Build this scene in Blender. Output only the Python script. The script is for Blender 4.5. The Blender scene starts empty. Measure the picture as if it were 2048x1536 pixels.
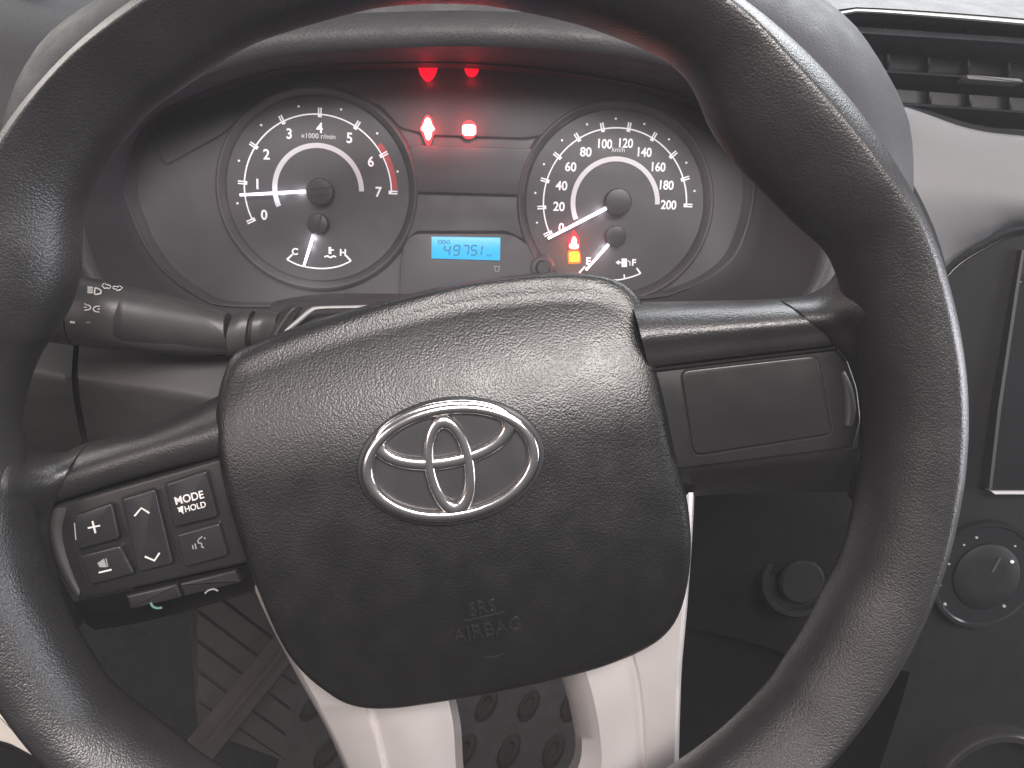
import bpy, bmesh, math, random
import numpy as np
from mathutils import Matrix, Vector
random.seed(4)
SC = bpy.context.scene
COL = SC.collection
R = math.radians

# ------------------------------------------------------------------ frame
# Everything is measured in the frame of the steering wheel: u right, v up in
# the plane of the rim, w out of it towards the driver, origin at the hub.
# In the car that plane leans 26 degrees away from the driver.
LEAN = R(26)
RIG = Matrix(((1, 0, 0, 0),
              (0, math.sin(LEAN), -math.cos(LEAN), 0),
              (0, math.cos(LEAN), math.sin(LEAN), 0),
              (0, 0, 0, 1)))
RIG = Matrix.Translation((0, 0, 0.95)) @ RIG

# ------------------------------------------------------------------ camera
CAM = np.array([0.00076, 0.07664, 0.26956])
YAW, PITCH, ROLL, FPX = 0.06204, -0.16249, 0.04, 1540.0
_f = np.array([math.sin(YAW) * math.cos(PITCH), math.sin(PITCH), -math.cos(YAW) * math.cos(PITCH)])
_r0 = np.cross(_f, [0, 1, 0]); _r0 /= np.linalg.norm(_r0); _u0 = np.cross(_r0, _f)
_r = math.cos(ROLL) * _r0 + math.sin(ROLL) * _u0
_u = -math.sin(ROLL) * _r0 + math.cos(ROLL) * _u0
cd = bpy.data.cameras.new('camera'); cam = bpy.data.objects.new('camera', cd); COL.objects.link(cam)
cd.sensor_width = 36; cd.lens = 36 * FPX / 2048; cd.clip_start = 0.01; cd.clip_end = 50
m = Matrix(((_r[0], _u[0], -_f[0], CAM[0]), (_r[1], _u[1], -_f[1], CAM[1]), (_r[2], _u[2], -_f[2], CAM[2]), (0, 0, 0, 1)))
cam.matrix_world = RIG @ m
SC.camera = cam
cd.dof.use_dof = False

# ------------------------------------------------------------------ light
world = bpy.data.worlds.new('World'); SC.world = world; world.use_nodes = True
wn = world.node_tree; bg = wn.nodes['Background']
# soft interior light: pale roof and glass above, dark cabin below
_tc = wn.nodes.new('ShaderNodeTexCoord'); _sx = wn.nodes.new('ShaderNodeSeparateXYZ'); _rm = wn.nodes.new('ShaderNodeValToRGB')
wn.links.new(_tc.outputs['Generated'], _sx.inputs[0]); _mr = wn.nodes.new('ShaderNodeMapRange')
_mr.inputs[1].default_value = -1; _mr.inputs[2].default_value = 1
wn.links.new(_sx.outputs['Z'], _mr.inputs[0]); wn.links.new(_mr.outputs[0], _rm.inputs[0]); wn.links.new(_rm.outputs[0], bg.inputs['Color'])
_e = _rm.color_ramp.elements; _e[0].position = 0.38; _e[0].color = (0.085, 0.075, 0.078, 1); _e[1].position = 0.80; _e[1].color = (0.80, 0.83, 0.90, 1)
bg.inputs['Strength'].default_value = 0.24

def area(name, loc, target, size, sy, power, color):
    ld = bpy.data.lights.new(name, 'AREA'); ld.shape = 'RECTANGLE'; ld.size = size; ld.size_y = sy
    ld.energy = power; ld.color = color
    o = bpy.data.objects.new(name, ld); COL.objects.link(o)
    o.location = loc
    o.rotation_euler = (Vector(target) - Vector(loc)).to_track_quat('-Z', 'Y').to_euler()
    return o
HUB = RIG @ Vector((0, 0, 0))
area('windscreen_light', (0.30, 0.95, 1.62), HUB, 1.6, 0.50, 34.0, (0.93, 0.97, 1.0))
area('passenger_window_light', (1.35, -0.05, 1.06), HUB, 0.9, 0.60, 20.0, (0.93, 0.93, 1.0))
area('driver_window_light', (-0.95, 0.72, 1.30), HUB, 0.7, 0.45, 5.0, (1.0, 0.93, 0.86))
area('rear_side_window_light', (-0.85, -0.75, 1.55), HUB, 0.6, 0.5, 6.0, (1.0, 0.84, 0.79))
area('roof_light', (0.20, -0.65, 1.92), HUB, 0.95, 0.34, 40.0, (1.0, 0.93, 0.89))

SC.view_settings.view_transform = 'Standard'; SC.view_settings.look = 'None'
SC.view_settings.exposure = -0.35; SC.view_settings.gamma = 1.0
SC.view_settings.use_curve_mapping = False
SC.render.engine = 'CYCLES'
SC.cycles.use_denoising = True
SC.cycles.max_bounces = 4
SC.cycles.diffuse_bounces = 2
SC.cycles.glossy_bounces = 3
SC.cycles.sample_clamp_indirect = 3.0

# ------------------------------------------------------------------ measuring
def U(px, py, w):
    """point of the plane w (parallel to the rim) seen at photo pixel px, py"""
    d = _r * ((px - 1024) / FPX) - _u * ((py - 768) / FPX) + _f
    t = (w - CAM[2]) / d[2]
    return CAM + t * d
def UPL(px, py, p0, n):
    d = _r * ((px - 1024) / FPX) - _u * ((py - 768) / FPX) + _f
    t = np.dot(np.array(p0) - CAM, n) / np.dot(d, n)
    return CAM + t * d

# ------------------------------------------------------------------ helpers
def resample(pts, n, closed=False):
    """Catmull-Rom through pts, n points evenly spaced along it"""
    P = np.array(pts, float); k = len(P); dense = []
    segs = k if closed else k - 1
    for i in range(segs):
        if closed:
            a, b, c, d = P[(i - 1) % k], P[i], P[(i + 1) % k], P[(i + 2) % k]
        else:
            a, b, c, d = P[max(i - 1, 0)], P[i], P[i + 1], P[min(i + 2, k - 1)]
        for j in range(12):
            t = j / 12
            dense.append(0.5 * (2 * b + (c - a) * t + (2 * a - 5 * b + 4 * c - d) * t * t + (3 * b - a - 3 * c + d) * t ** 3))
    if not closed: dense.append(P[-1])
    D = np.array(dense)
    E_ = np.vstack([D, D[:1]]) if closed else D
    L = np.concatenate([[0], np.cumsum(np.linalg.norm(np.diff(E_, axis=0), axis=1))])
    t = np.linspace(0, L[-1], n, endpoint=not closed)
    return np.stack([np.interp(t, L, E_[:, i]) for i in range(P.shape[1])], 1)

def offset_in(poly, d):
    """move a closed 2D/3D outline inwards by d in the u,v plane (orientation found here)"""
    P = np.array(poly, float); k = len(P)
    A = 0.5 * np.sum(P[:, 0] * np.roll(P[:, 1], -1) - np.roll(P[:, 0], -1) * P[:, 1])
    s = 1 if A > 0 else -1
    T = np.roll(P[:, :2], -1, 0) - np.roll(P[:, :2], 1, 0)
    T /= np.maximum(np.linalg.norm(T, axis=1), 1e-9)[:, None]
    N = np.stack([-T[:, 1], T[:, 0]], 1) * s
    Q = P.copy(); Q[:, :2] += N * (d if np.isscalar(d) else np.array(d)[:, None])
    return Q

class Ctx: pass
def finish(o, smooth=True, angle=None):
    me = o.data
    for p in me.polygons: p.use_smooth = smooth
    if smooth and angle:
        try: me.set_sharp_from_angle(angle=R(angle))
        except Exception: pass
    return o

def thing(name, label, cat, base=(0, 0, 0), group=None, kind=None):
    o = bpy.data.objects.new(name, None); COL.objects.link(o)
    o.matrix_world = RIG @ Matrix.Translation(Vector(base))
    o['base'] = [float(x) for x in base]
    o.empty_display_size = 0.02
    o['label'] = label
    if cat: o['category'] = cat
    if group: o['group'] = group
    o['kind'] = kind or 'thing'
    return o
def root_base(o):
    while o.parent: o = o.parent
    return np.array(o['base'])
def mesh(name, verts, faces, mat, parent=None, smooth=True, angle=40, fixn=True):
    V = np.array(verts, float)
    if parent is not None: V = V - root_base(parent)
    me = bpy.data.meshes.new(name)
    me.from_pydata([tuple(map(float, v)) for v in V], [], [tuple(map(int, f)) for f in faces])
    if fixn:
        bm = bmesh.new(); bm.from_mesh(me)
        bmesh.ops.remove_doubles(bm, verts=bm.verts, dist=1e-6)
        bmesh.ops.recalc_face_normals(bm, faces=bm.faces)
        bm.to_mesh(me); bm.free()
    me.materials.append(mat)
    o = bpy.data.objects.new(name, me); COL.objects.link(o)
    if parent is not None: o.parent = parent
    else: o.matrix_world = RIG
    return finish(o, smooth, angle)
def loft(rings, closed=True, cap0=False, cap1=False):
    n = len(rings[0]); V = np.vstack([np.array(r, float) for r in rings]); F = []
    for i in range(len(rings) - 1):
        for j in range(n if closed else n - 1):
            a = i * n + j; b = i * n + (j + 1) % n
            F.append((a, b, b + n, a + n))
    if cap0: F.append(tuple(range(n)))
    if cap1: F.append(tuple(range((len(rings) - 1) * n, len(rings) * n)))
    return V, F
def join(parts):
    V = []; F = []; k = 0
    for v, f in parts:
        V.append(np.array(v, float)); F += [tuple(i + k for i in q) for q in f]; k += len(v)
    return np.vstack(V), F
def prism_vf(outline_uv, w0, w1, r=0.0):
    """solid from w0 (back) to w1 (front) with rounded front edge r"""
    P = np.array(outline_uv, float)[:, :2]
    def ring(d, w):
        q = offset_in(P, d) if d else P
        return np.c_[q, np.full(len(q), w)]
    rings = [ring(0, w0)]
    if r > 0:
        for a in (0, 30, 60, 90):
            rings.append(ring(r * (1 - math.cos(R(a))), w1 - r * (1 - math.sin(R(a)))))
    else: rings.append(ring(0, w1))
    return loft(rings, True, True, True)
def px_outline(pts, w, n=None, closed_smooth=False):
    if closed_smooth: pts = resample(pts, n or 64, True)
    return np.array([U(x, y, w) for x, y in pts])
def round_poly(pts, rad, k=5):
    """pixel polygon with rounded corners"""
    P = np.array(pts, float); out = []; n = len(P)
    for i in range(n):
        a, b, c = P[i - 1], P[i], P[(i + 1) % n]
        d1 = (a - b); d2 = (c - b); l1 = np.linalg.norm(d1); l2 = np.linalg.norm(d2)
        r_ = min(rad, l1 * .45, l2 * .45); p = b + d1 / l1 * r_; q = b + d2 / l2 * r_
        for j in range(k + 1):
            t = j / k; out.append((1 - t) ** 2 * p + 2 * t * (1 - t) * b + t * t * q)
    return out
def pprism(name, pts, w0, w1, mat, parent, r=0.0, rad=0, **k):
    if rad: pts = round_poly(pts, rad)
    P = px_outline(pts, w1); v, f = prism_vf(P, w0, w1, r)
    return mesh(name, v, f, mat, parent, **k)
def stroke_vf(pts_uv, width, w0, w1, closed=False):
    P = np.array(pts_uv, float)[:, :2]; n = len(P)
    if closed: T = np.roll(P, -1, 0) - np.roll(P, 1, 0)
    else: T = np.gradient(P, axis=0)
    T /= np.maximum(np.linalg.norm(T, axis=1), 1e-9)[:, None]
    N = np.stack([-T[:, 1], T[:, 0]], 1)
    wd = np.full(n, width) if np.isscalar(width) else np.array(width)
    A = P + N * wd[:, None] / 2; B = P - N * wd[:, None] / 2
    rings = [np.c_[A, np.full(n, w0)], np.c_[A, np.full(n, w1)], np.c_[B, np.full(n, w1)], np.c_[B, np.full(n, w0)]]
    V = np.vstack(rings); F = []
    for j in range(n if closed else n - 1):
        k = (j + 1) % n
        for i in range(3): F.append((i * n + j, i * n + k, (i + 1) * n + k, (i + 1) * n + j))
    if not closed:
        F.append((0, n, 2 * n, 3 * n)); F.append((n - 1, 4 * n - 1, 3 * n - 1, 2 * n - 1))
    return V, F
def pstroke_vf(pts, wpx, w, depth=0.0003, closed=False):
    P = px_outline(pts, w); s = np.linalg.norm(U(1001, 700, w) - U(1000, 700, w))
    return stroke_vf(P, wpx * s, w - 0.0002, w + depth, closed)
def tube_vf(path, rad, n=16, cap=True):
    P = np.array(path, float); k = len(P)
    rad = np.full(k, rad) if np.isscalar(rad) else np.array(rad)
    T = np.gradient(P, axis=0); T /= np.linalg.norm(T, axis=1)[:, None]
    ref = np.array([0, 0, 1.0]) if abs(T[0][2]) < .8 else np.array([0, 1.0, 0])
    rings = []
    for i in range(k):
        a = np.cross(T[i], ref); a /= np.linalg.norm(a); b = np.cross(T[i], a); ref = -np.cross(T[i], a) if False else ref
        rings.append([P[i] + rad[i] * (math.cos(2 * math.pi * j / n) * a + math.sin(2 * math.pi * j / n) * b) for j in range(n)])
    return loft(rings, True, cap, cap)
def grid_vf(rows):
    return loft(rows, False)
def patch(name, curves, mat, parent, n=48, smooth_rows=0, thick=0.0, angle=50, segs=0, **k):
    """skin through photo-measured curves, each (pixel polyline, depth w or list of w)"""
    rows = []
    for pts, w in curves:
        pw = [(x, y, (w if np.isscalar(w) else w[i])) for i, (x, y) in enumerate(pts)]
        q = resample(np.array(pw), n) if len(pw) > 1 else pw
        rows.append(np.array([U(*a) for a in q]))
    if smooth_rows:
        A = np.stack(rows, 1)             # n, rows, 3
        rows = list(np.stack([resample(a, smooth_rows) for a in A], 1))
    if segs:                              # spline across the rows that keeps every measured row
        A = np.array(rows); out = []
        for i in range(len(A) - 1):
            a, b, c, d = A[max(i - 1, 0)], A[i], A[i + 1], A[min(i + 2, len(A) - 1)]
            l0, l1, l2 = [np.maximum(np.linalg.norm(q, axis=1), 1e-6)[:, None] for q in (b - a if i else c - b, c - b, d - c if i + 2 < len(A) else c - b)]
            m1 = (c - b) / l1 if i == 0 else ((c - b) / l1 * l0 + (b - a) / l0 * l1) / (l0 + l1)
            m2 = (c - b) / l1 if i + 2 >= len(A) else ((d - c) / l2 * l1 + (c - b) / l1 * l2) / (l1 + l2)
            for j in range(segs):
                t = j / segs; h1 = 2 * t ** 3 - 3 * t * t + 1; h2 = t ** 3 - 2 * t * t + t; h3 = -2 * t ** 3 + 3 * t * t; h4 = t ** 3 - t * t
                out.append(h1 * b + h2 * m1 * l1 + h3 * c + h4 * m2 * l1)
        out.append(A[-1]); rows = out
    v, f = grid_vf(rows)
    o = mesh(name, v, f, mat, parent, angle=angle, **k)
    if thick:
        mo = o.modifiers.new('solid', 'SOLIDIFY'); mo.thickness = thick; mo.offset = -1
    return o

_fc = {}
def text_vf(s, bold=0.0):
    key = (s, bold)
    if key in _fc: return _fc[key]
    cu = bpy.data.curves.new('t', 'FONT'); cu.body = s; cu.align_x = 'CENTER'; cu.align_y = 'CENTER'
    cu.size = 1.0; cu.extrude = 0.5; cu.offset = bold; cu.resolution_u = 5
    ob = bpy.data.objects.new('t', cu); COL.objects.link(ob)
    dg = bpy.context.evaluated_depsgraph_get(); dg.update()
    me = bpy.data.meshes.new_from_object(ob.evaluated_get(dg))
    V = np.array([v.co[:] for v in me.vertices]); F = [tuple(p.vertices) for p in me.polygons]
    bpy.data.objects.remove(ob); bpy.data.curves.remove(cu); bpy.data.meshes.remove(me)
    c = (V.min(0) + V.max(0)) / 2; V[:, :2] -= c[:2]
    h = V[:, 1].max() - V[:, 1].min()
    _fc[key] = (V, F, h); return _fc[key]
def ptext_vf(s, px, py, hpx, w, rot=0.0, bold=0.02, xs=1.0, depth=0.0003):
    """text seen at pixel px,py, hpx high; w a depth or a function of (u,v)"""
    V, F, h = text_vf(s, bold); k = hpx / h; ca, sa = math.cos(R(rot)), math.sin(R(rot)); out = []
    for x, y, z in V:
        X = x * k * xs; Y = y * k
        qx, qy = px + X * ca - Y * sa, py - (X * sa + Y * ca)
        w0 = w if np.isscalar(w) else w(qx, qy)
        p = U(qx, qy, w0); p[2] += (z + 0.5) * depth; out.append(p)
    return np.array(out), F
def text_rig_vf(s, u, v, h_, w, bold=0.02, xs=1.0, depth=0.0003):
    V, F, h = text_vf(s, bold); k = h_ / h
    return np.c_[u + V[:, 0] * k * xs, v + V[:, 1] * k, w + (V[:, 2] + .5) * depth], F

# ------------------------------------------------------------------ materials
def mat(name, color, rough=0.5, metal=0.0, bump=None, bscale=900, bstr=0.3, bdist=0.0006, spec=0.5, mott=0.0, coat=0.0,
        emit=None, estr=0.0, worn=0.0):
    m_ = bpy.data.materials.new(name); m_.use_nodes = True; nt = m_.node_tree; b = nt.nodes['Principled BSDF']
    L = nt.links.new; N = nt.nodes.new
    b.inputs['Base Color'].default_value = (*color, 1); b.inputs['Roughness'].default_value = rough
    b.inputs['Metallic'].default_value = metal; b.inputs['Specular IOR Level'].default_value = spec
    b.inputs['Coat Weight'].default_value = coat
    if emit:
        b.inputs['Emission Color'].default_value = (*emit, 1); b.inputs['Emission Strength'].default_value = estr
    tc = N('ShaderNodeTexCoord')
    if mott:
        n1 = N('ShaderNodeTexNoise'); n1.inputs['Scale'].default_value = 38; n1.inputs['Detail'].default_value = 3
        L(tc.outputs['Object'], n1.inputs['Vector'])
        mx = N('ShaderNodeMix'); mx.data_type = 'RGBA'
        mx.inputs[6].default_value = (*[c * (1 - mott) for c in color], 1); mx.inputs[7].default_value = (*[min(1, c * (1 + mott)) for c in color], 1)
        L(n1.outputs['Fac'], mx.inputs[0]); L(mx.outputs[2], b.inputs['Base Color'])
        mr = N('ShaderNodeMapRange'); mr.inputs[1].default_value = .3; mr.inputs[2].default_value = .7
        mr.inputs[3].default_value = rough * 0.88; mr.inputs[4].default_value = min(1, rough * 1.12)
        n2 = N('ShaderNodeTexNoise'); n2.inputs['Scale'].default_value = 75; n2.inputs['Detail'].default_value = 3
        L(tc.outputs['Object'], n2.inputs['Vector']); L(n2.outputs['Fac'], mr.inputs[0]); L(mr.outputs[0], b.inputs['Roughness'])
    if bump:
        bp = N('ShaderNodeBump'); bp.inputs['Strength'].default_value = bstr; bp.inputs['Distance'].default_value = bdist
        if bump == 'leather':
            nz = N('ShaderNodeTexNoise'); nz.inputs['Scale'].default_value = bscale * 0.6; nz.inputs['Detail'].default_value = 1
            L(tc.outputs['Object'], nz.inputs['Vector'])
            sc = N('ShaderNodeVectorMath'); sc.operation = 'MULTIPLY_ADD'
            sc.inputs[1].default_value = (0.9 / bscale,) * 3
            L(nz.outputs['Color'], sc.inputs[0]); L(tc.outputs['Object'], sc.inputs[2])
            vo = N('ShaderNodeTexVoronoi'); vo.feature = 'F1'; vo.inputs['Scale'].default_value = bscale
            L(sc.outputs[0], vo.inputs['Vector'])
            v2 = N('ShaderNodeTexNoise'); v2.inputs['Scale'].default_value = bscale * 2.5; v2.inputs['Detail'].default_value = 1
            L(tc.outputs['Object'], v2.inputs['Vector'])
            ad = N('ShaderNodeMath'); ad.operation = 'MULTIPLY_ADD'; ad.inputs[1].default_value = -1.0
            L(vo.outputs['Distance'], ad.inputs[0])
            ml = N('ShaderNodeMath'); ml.operation = 'MULTIPLY'; ml.inputs[1].default_value = 0.35
            L(v2.outputs['Fac'], ml.inputs[0]); L(ml.outputs[0], ad.inputs[2])
            L(ad.outputs[0], bp.inputs['Height'])
        else:
            nz = N('ShaderNodeTexNoise'); nz.inputs['Scale'].default_value = bscale; nz.inputs['Detail'].default_value = 1
            L(tc.outputs['Object'], nz.inputs['Vector']); L(nz.outputs['Fac'], bp.inputs['Height'])
        L(bp.outputs['Normal'], b.inputs['Normal'])
    return m_

M = {}
M['leather'] = mat('rim_grain_leather', (0.0155, 0.015, 0.016), 0.37, bump='leather', bscale=1300, bstr=0.5, bdist=0.00022, mott=0.12, spec=0.8)
M['airbag'] = mat('airbag_grain_vinyl', (0.0055, 0.0054, 0.006), 0.38, bump='leather', bscale=1200, bstr=0.5, bdist=0.00022, mott=0.10, spec=0.8)
M['spoke'] = mat('spoke_grain_vinyl', (0.016, 0.0155, 0.016), 0.38, bump='leather', bscale=1250, bstr=0.5, bdist=0.00022, mott=0.12, spec=0.8)
M['plastic'] = mat('black_fine_plastic', (0.030, 0.029, 0.030), 0.5, bump='noise', bscale=2600, bstr=0.12, bdist=0.0003, mott=0.12)
M['plastic_smooth'] = mat('black_satin_plastic', (0.016, 0.0155, 0.016), 0.33, bump='noise', bscale=1800, bstr=0.04, bdist=0.0002, mott=0.15)
M['button'] = mat('black_worn_button', (0.020, 0.020, 0.022), 0.27, bump='noise', bscale=900, bstr=0.05, bdist=0.0002, mott=0.3)
M['dash_dark'] = mat('charcoal_dash_plastic', (0.030, 0.030, 0.033), 0.6, bump='leather', bscale=700, bstr=0.25, bdist=0.0005, mott=0.1)
M['dash_light'] = mat('grey_dash_trim', (0.145, 0.144, 0.146), 0.55, bump='noise', bscale=2200, bstr=0.1, bdist=0.0003, mott=0.05)
M['dash_pad'] = mat('grey_dash_pad', (0.11, 0.11, 0.113), 0.6, bump='leather', bscale=700, bstr=0.3, bdist=0.0005, mott=0.06)
M['column'] = mat('brown_grey_shroud', (0.033, 0.0315, 0.0318), 0.5, bump='noise', bscale=2400, bstr=0.15, bdist=0.0003, mott=0.1)
M['stalk'] = mat('grey_stalk_plastic', (0.041, 0.0405, 0.0405), 0.42, bump='noise', bscale=2600, bstr=0.1, bdist=0.0002, mott=0.1)
M['silver'] = mat('silver_paint', (0.76, 0.715, 0.70), 0.33, metal=0.6, bump='noise', bscale=4000, bstr=0.03, bdist=0.0002, mott=0.04)
M['chrome'] = mat('chrome', (0.83, 0.79, 0.77), 0.17, metal=1.0, mott=0.03)
M['emblem_bed'] = mat('emblem_bed', (0.028, 0.028, 0.031), 0.4, mott=0.1)
M['groove'] = mat('seam_black', (0.006, 0.006, 0.006), 0.7)
M['dial'] = mat('dial_face', (0.040, 0.038, 0.040), 0.5, bump='noise', bscale=3000, bstr=0.06, bdist=0.0002, mott=0.15)
M['mask'] = mat('cluster_mask', (0.040, 0.038, 0.042), 0.5, mott=0.06)
M['bezel'] = mat('cluster_surround', (0.036, 0.035, 0.040), 0.65, bump='noise', bscale=2200, bstr=0.15, bdist=0.0003, mott=0.1)
M['print'] = mat('backlit_print', (0.75, 0.73, 0.75), 0.6, emit=(0.95, 0.92, 1.0), estr=0.48)
M['print_dim'] = mat('dial_arc_print', (0.55, 0.53, 0.54), 0.6, emit=(0.95, 0.92, 1.0), estr=0.2)
M['print_red'] = mat('redline_print', (0.42, 0.05, 0.045), 0.6, emit=(1, 0.1, 0.1), estr=0.03)
M['needle'] = mat('lit_needle', (0.9, 0.9, 0.95), 0.5, emit=(0.93, 0.92, 1.0), estr=2.6)
M['ink'] = mat('white_ink', (0.62, 0.60, 0.58), 0.6, mott=0.12)
M['ink_dim'] = mat('grey_ink', (0.26, 0.26, 0.26), 0.6, mott=0.15)
M['ink_green'] = mat('green_ink', (0.10, 0.22, 0.17), 0.6)
M['lamp_white'] = mat('warning_lamp_core', (1, .8, .75), 0.5, emit=(1.0, 0.80, 0.72), estr=5.0)
M['lamp_red'] = mat('warning_lamp_red', (0.5, 0.0, 0.02), 0.5, emit=(1.0, 0.0, 0.03), estr=1.1)
M['lamp_halo'] = mat('warning_lamp_glow', (0.3, 0.01, 0.02), 0.4, emit=(1.0, 0.01, 0.02), estr=0.6)  # glowing plate painted as the bloom round the core
M['lamp_amber'] = mat('warning_lamp_amber', (1, .5, .0), 0.5, emit=(1.0, 0.55, 0.02), estr=2.1)
M['amber_halo'] = mat('amber_lamp_glow', (0.35, 0.10, 0.02), 0.4, emit=(1.0, 0.22, 0.01), estr=0.4)  # amber bloom painted as a glowing plate
M['lcd'] = mat('blue_lcd', (0.02, 0.15, 0.25), 0.35, emit=(0.0, 0.43, 0.82), estr=1.35)
M['lcd_ink'] = mat('lcd_segments', (0.0, 0.10, 0.19), 0.5, emit=(0, 0.20, 0.40), estr=0.45)
M['gloss'] = mat('gloss_black_panel', (0.012, 0.012, 0.013), 0.18, mott=0.2)
M['vent'] = mat('vent_plastic', (0.020, 0.021, 0.024), 0.55, mott=0.1)
M['emboss'] = mat('embossed_vinyl', (0.016, 0.0158, 0.0165), 0.3)
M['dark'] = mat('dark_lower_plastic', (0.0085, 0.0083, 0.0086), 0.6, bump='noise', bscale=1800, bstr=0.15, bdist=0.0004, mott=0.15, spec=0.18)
M['white_trim'] = mat('pale_trim', (0.42, 0.42, 0.42), 0.45, mott=0.03)
M['sill'] = mat('pale_sill', (0.78, 0.72, 0.65), 0.5, mott=0.04)
M['mat'] = mat('rubber_mat', (0.0085, 0.006, 0.005), 0.65, bump='noise', bscale=500, bstr=0.4, bdist=0.001, mott=0.3, spec=0.18)
M['stud'] = mat('rubber_studs', (0.012, 0.009, 0.0075), 0.8, spec=0.1, bump='noise', bscale=500, bstr=0.3, bdist=0.001, mott=0.3)
M['carpet'] = mat('carpet', (0.0045, 0.0038, 0.0036), 0.95, bump='noise', bscale=700, bstr=0.7, bdist=0.002, mott=0.3, spec=0.18)
M['pad'] = mat('ribbed_grey_pad', (0.021, 0.0185, 0.0168), 0.7, bump='noise', bscale=900, bstr=0.2, bdist=0.0006, mott=0.15, spec=0.18)
M['brown'] = mat('brown_strip', (0.018, 0.0138, 0.0117), 0.6, bump='noise', bscale=700, bstr=0.2, bdist=0.0006, mott=0.25, spec=0.18)

# clear cluster window: thin acrylic, see-through with a faint sheen
cl = bpy.data.materials.new('clear_acrylic'); cl.use_nodes = True; nt = cl.node_tree; nt.nodes.clear()
o_ = nt.nodes.new('ShaderNodeOutputMaterial'); tr = nt.nodes.new('ShaderNodeBsdfTransparent'); gl = nt.nodes.new('ShaderNodeBsdfGlossy')
tr.inputs[0].default_value = (0.97, 0.97, 0.985, 1); gl.inputs['Roughness'].default_value = 0.12
fr = nt.nodes.new('ShaderNodeFresnel'); fr.inputs[0].default_value = 1.45; mx = nt.nodes.new('ShaderNodeMixShader')
nt.links.new(fr.outputs[0], mx.inputs[0]); nt.links.new(tr.outputs[0], mx.inputs[1]); nt.links.new(gl.outputs[0], mx.inputs[2])
df = nt.nodes.new('ShaderNodeBsdfDiffuse'); df.inputs[0].default_value = (0.75, 0.74, 0.78, 1); m2 = nt.nodes.new('ShaderNodeMixShader')
dn = nt.nodes.new('ShaderNodeTexNoise'); dn.inputs['Scale'].default_value = 22; dn.inputs['Detail'].default_value = 5
dt = nt.nodes.new('ShaderNodeTexCoord'); nt.links.new(dt.outputs['Object'], dn.inputs['Vector'])
dr = nt.nodes.new('ShaderNodeMapRange'); dr.inputs[1].default_value = .3; dr.inputs[2].default_value = .75; dr.inputs[3].default_value = .015; dr.inputs[4].default_value = .065
nt.links.new(dn.outputs['Fac'], dr.inputs[0]); nt.links.new(dr.outputs[0], m2.inputs[0])
nt.links.new(mx.outputs[0], m2.inputs[1]); nt.links.new(df.outputs[0], m2.inputs[2])       # pale film put in as a milky veil, lifts the cluster's dark tones
nt.links.new(m2.outputs[0], o_.inputs[0]); M['clear'] = cl

# ================================================================== FLOOR
FL = thing('floor', 'dark brown carpeted footwell floor', None, kind='structure')
# horizontal floor, 0.47 m below the hub
up = np.array([0, math.cos(LEAN), math.sin(LEAN)]); fp0 = -0.44 * up; fwd = np.array([0, math.sin(LEAN), -math.cos(LEAN)])
def floor_pt(x, y, h=0.0): return fp0 + up * h + np.array([1.0, 0, 0]) * x + fwd * y
v = [floor_pt(-1.2, -1.0), floor_pt(1.4, -1.0), floor_pt(1.4, 1.2), floor_pt(-1.2, 1.2)]
mesh('carpet', v, [(0, 1, 2, 3)], M['carpet'], FL)

# rubber mat with raised oval studs, seen between the silver spokes
MT = thing('floor_mat', 'dark brown rubber floor mat with raised oval studs, below the wheel', 'floor mat', floor_pt(0, 0.2))
def slab_vf(x0, x1, y0, y1, h0, h1):
    P = [(x0, y0), (x1, y0), (x1, y1), (x0, y1)]
    V = [floor_pt(x, y, h0) for x, y in P] + [floor_pt(x, y, h1) for x, y in P]
    return np.array(V), [(0, 1, 2, 3), (4, 5, 6, 7), (0, 1, 5, 4), (1, 2, 6, 5), (2, 3, 7, 6), (3, 0, 4, 7)]
v, f = slab_vf(-0.14, 0.32, -0.10, 0.62, 0.003, 0.010); mesh('mat_sheet', v, f, M['mat'], MT, smooth=False)
stud = []
for iy in range(16):
    for ix in range(12):
        cx = -0.12 + ix * 0.037 + (0.0185 if iy % 2 else 0); cy = -0.07 + iy * 0.041
        rings = []
        for s_, h in ((1.0, 0.010), (0.8, 0.0135), (0.45, 0.0145), (0.30, 0.0125)):
            rings.append([floor_pt(cx + (0.009 * math.cos(a) * s_) + 0.006 * math.sin(a) * s_, cy + 0.016 * math.sin(a) * s_, h)
                          for a in [k * math.pi / 5 for k in range(10)]])
        stud.append(loft(rings, True, False, True))
v, f = join(stud); o = mesh('mat_studs', v, f, M['stud'], MT); o['kind'] = 'stuff'

# ribbed footrest pad and brown strip in the footwell
fr0 = np.array([-0.12, -0.20, -0.30]); frn = np.array([0.25, 0.45, 0.86]); frn /= np.linalg.norm(frn)
def fpx(pts, off=0.0): return np.array([UPL(x, y, fr0 + frn * off, frn) for x, y in pts])
def fslab(name, pts, o0, o1, mt_, parent):
    a = fpx(pts, o0); b = fpx(pts, o1); b = a + frn * (o1 - o0)
    v, f = loft([a, b], True, True, True); return mesh(name, v, f, mt_, parent, smooth=False)
FT = thing('footrest', 'grey ribbed footrest panel in the dark footwell, below the button pad', 'footrest', fr0)
ribs = [[(360, 1130), (560, 1130), (610, 1205), (380, 1205)]]
A = np.array([(372, 1120), (392, 1240), (402, 1360), (400, 1500)], float)
fslab('base', [(370, 1100), (600, 1100), (640, 1250), (560, 1345), (400, 1520), (385, 1300)], -0.006, -0.001, M['pad'], FT)
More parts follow.
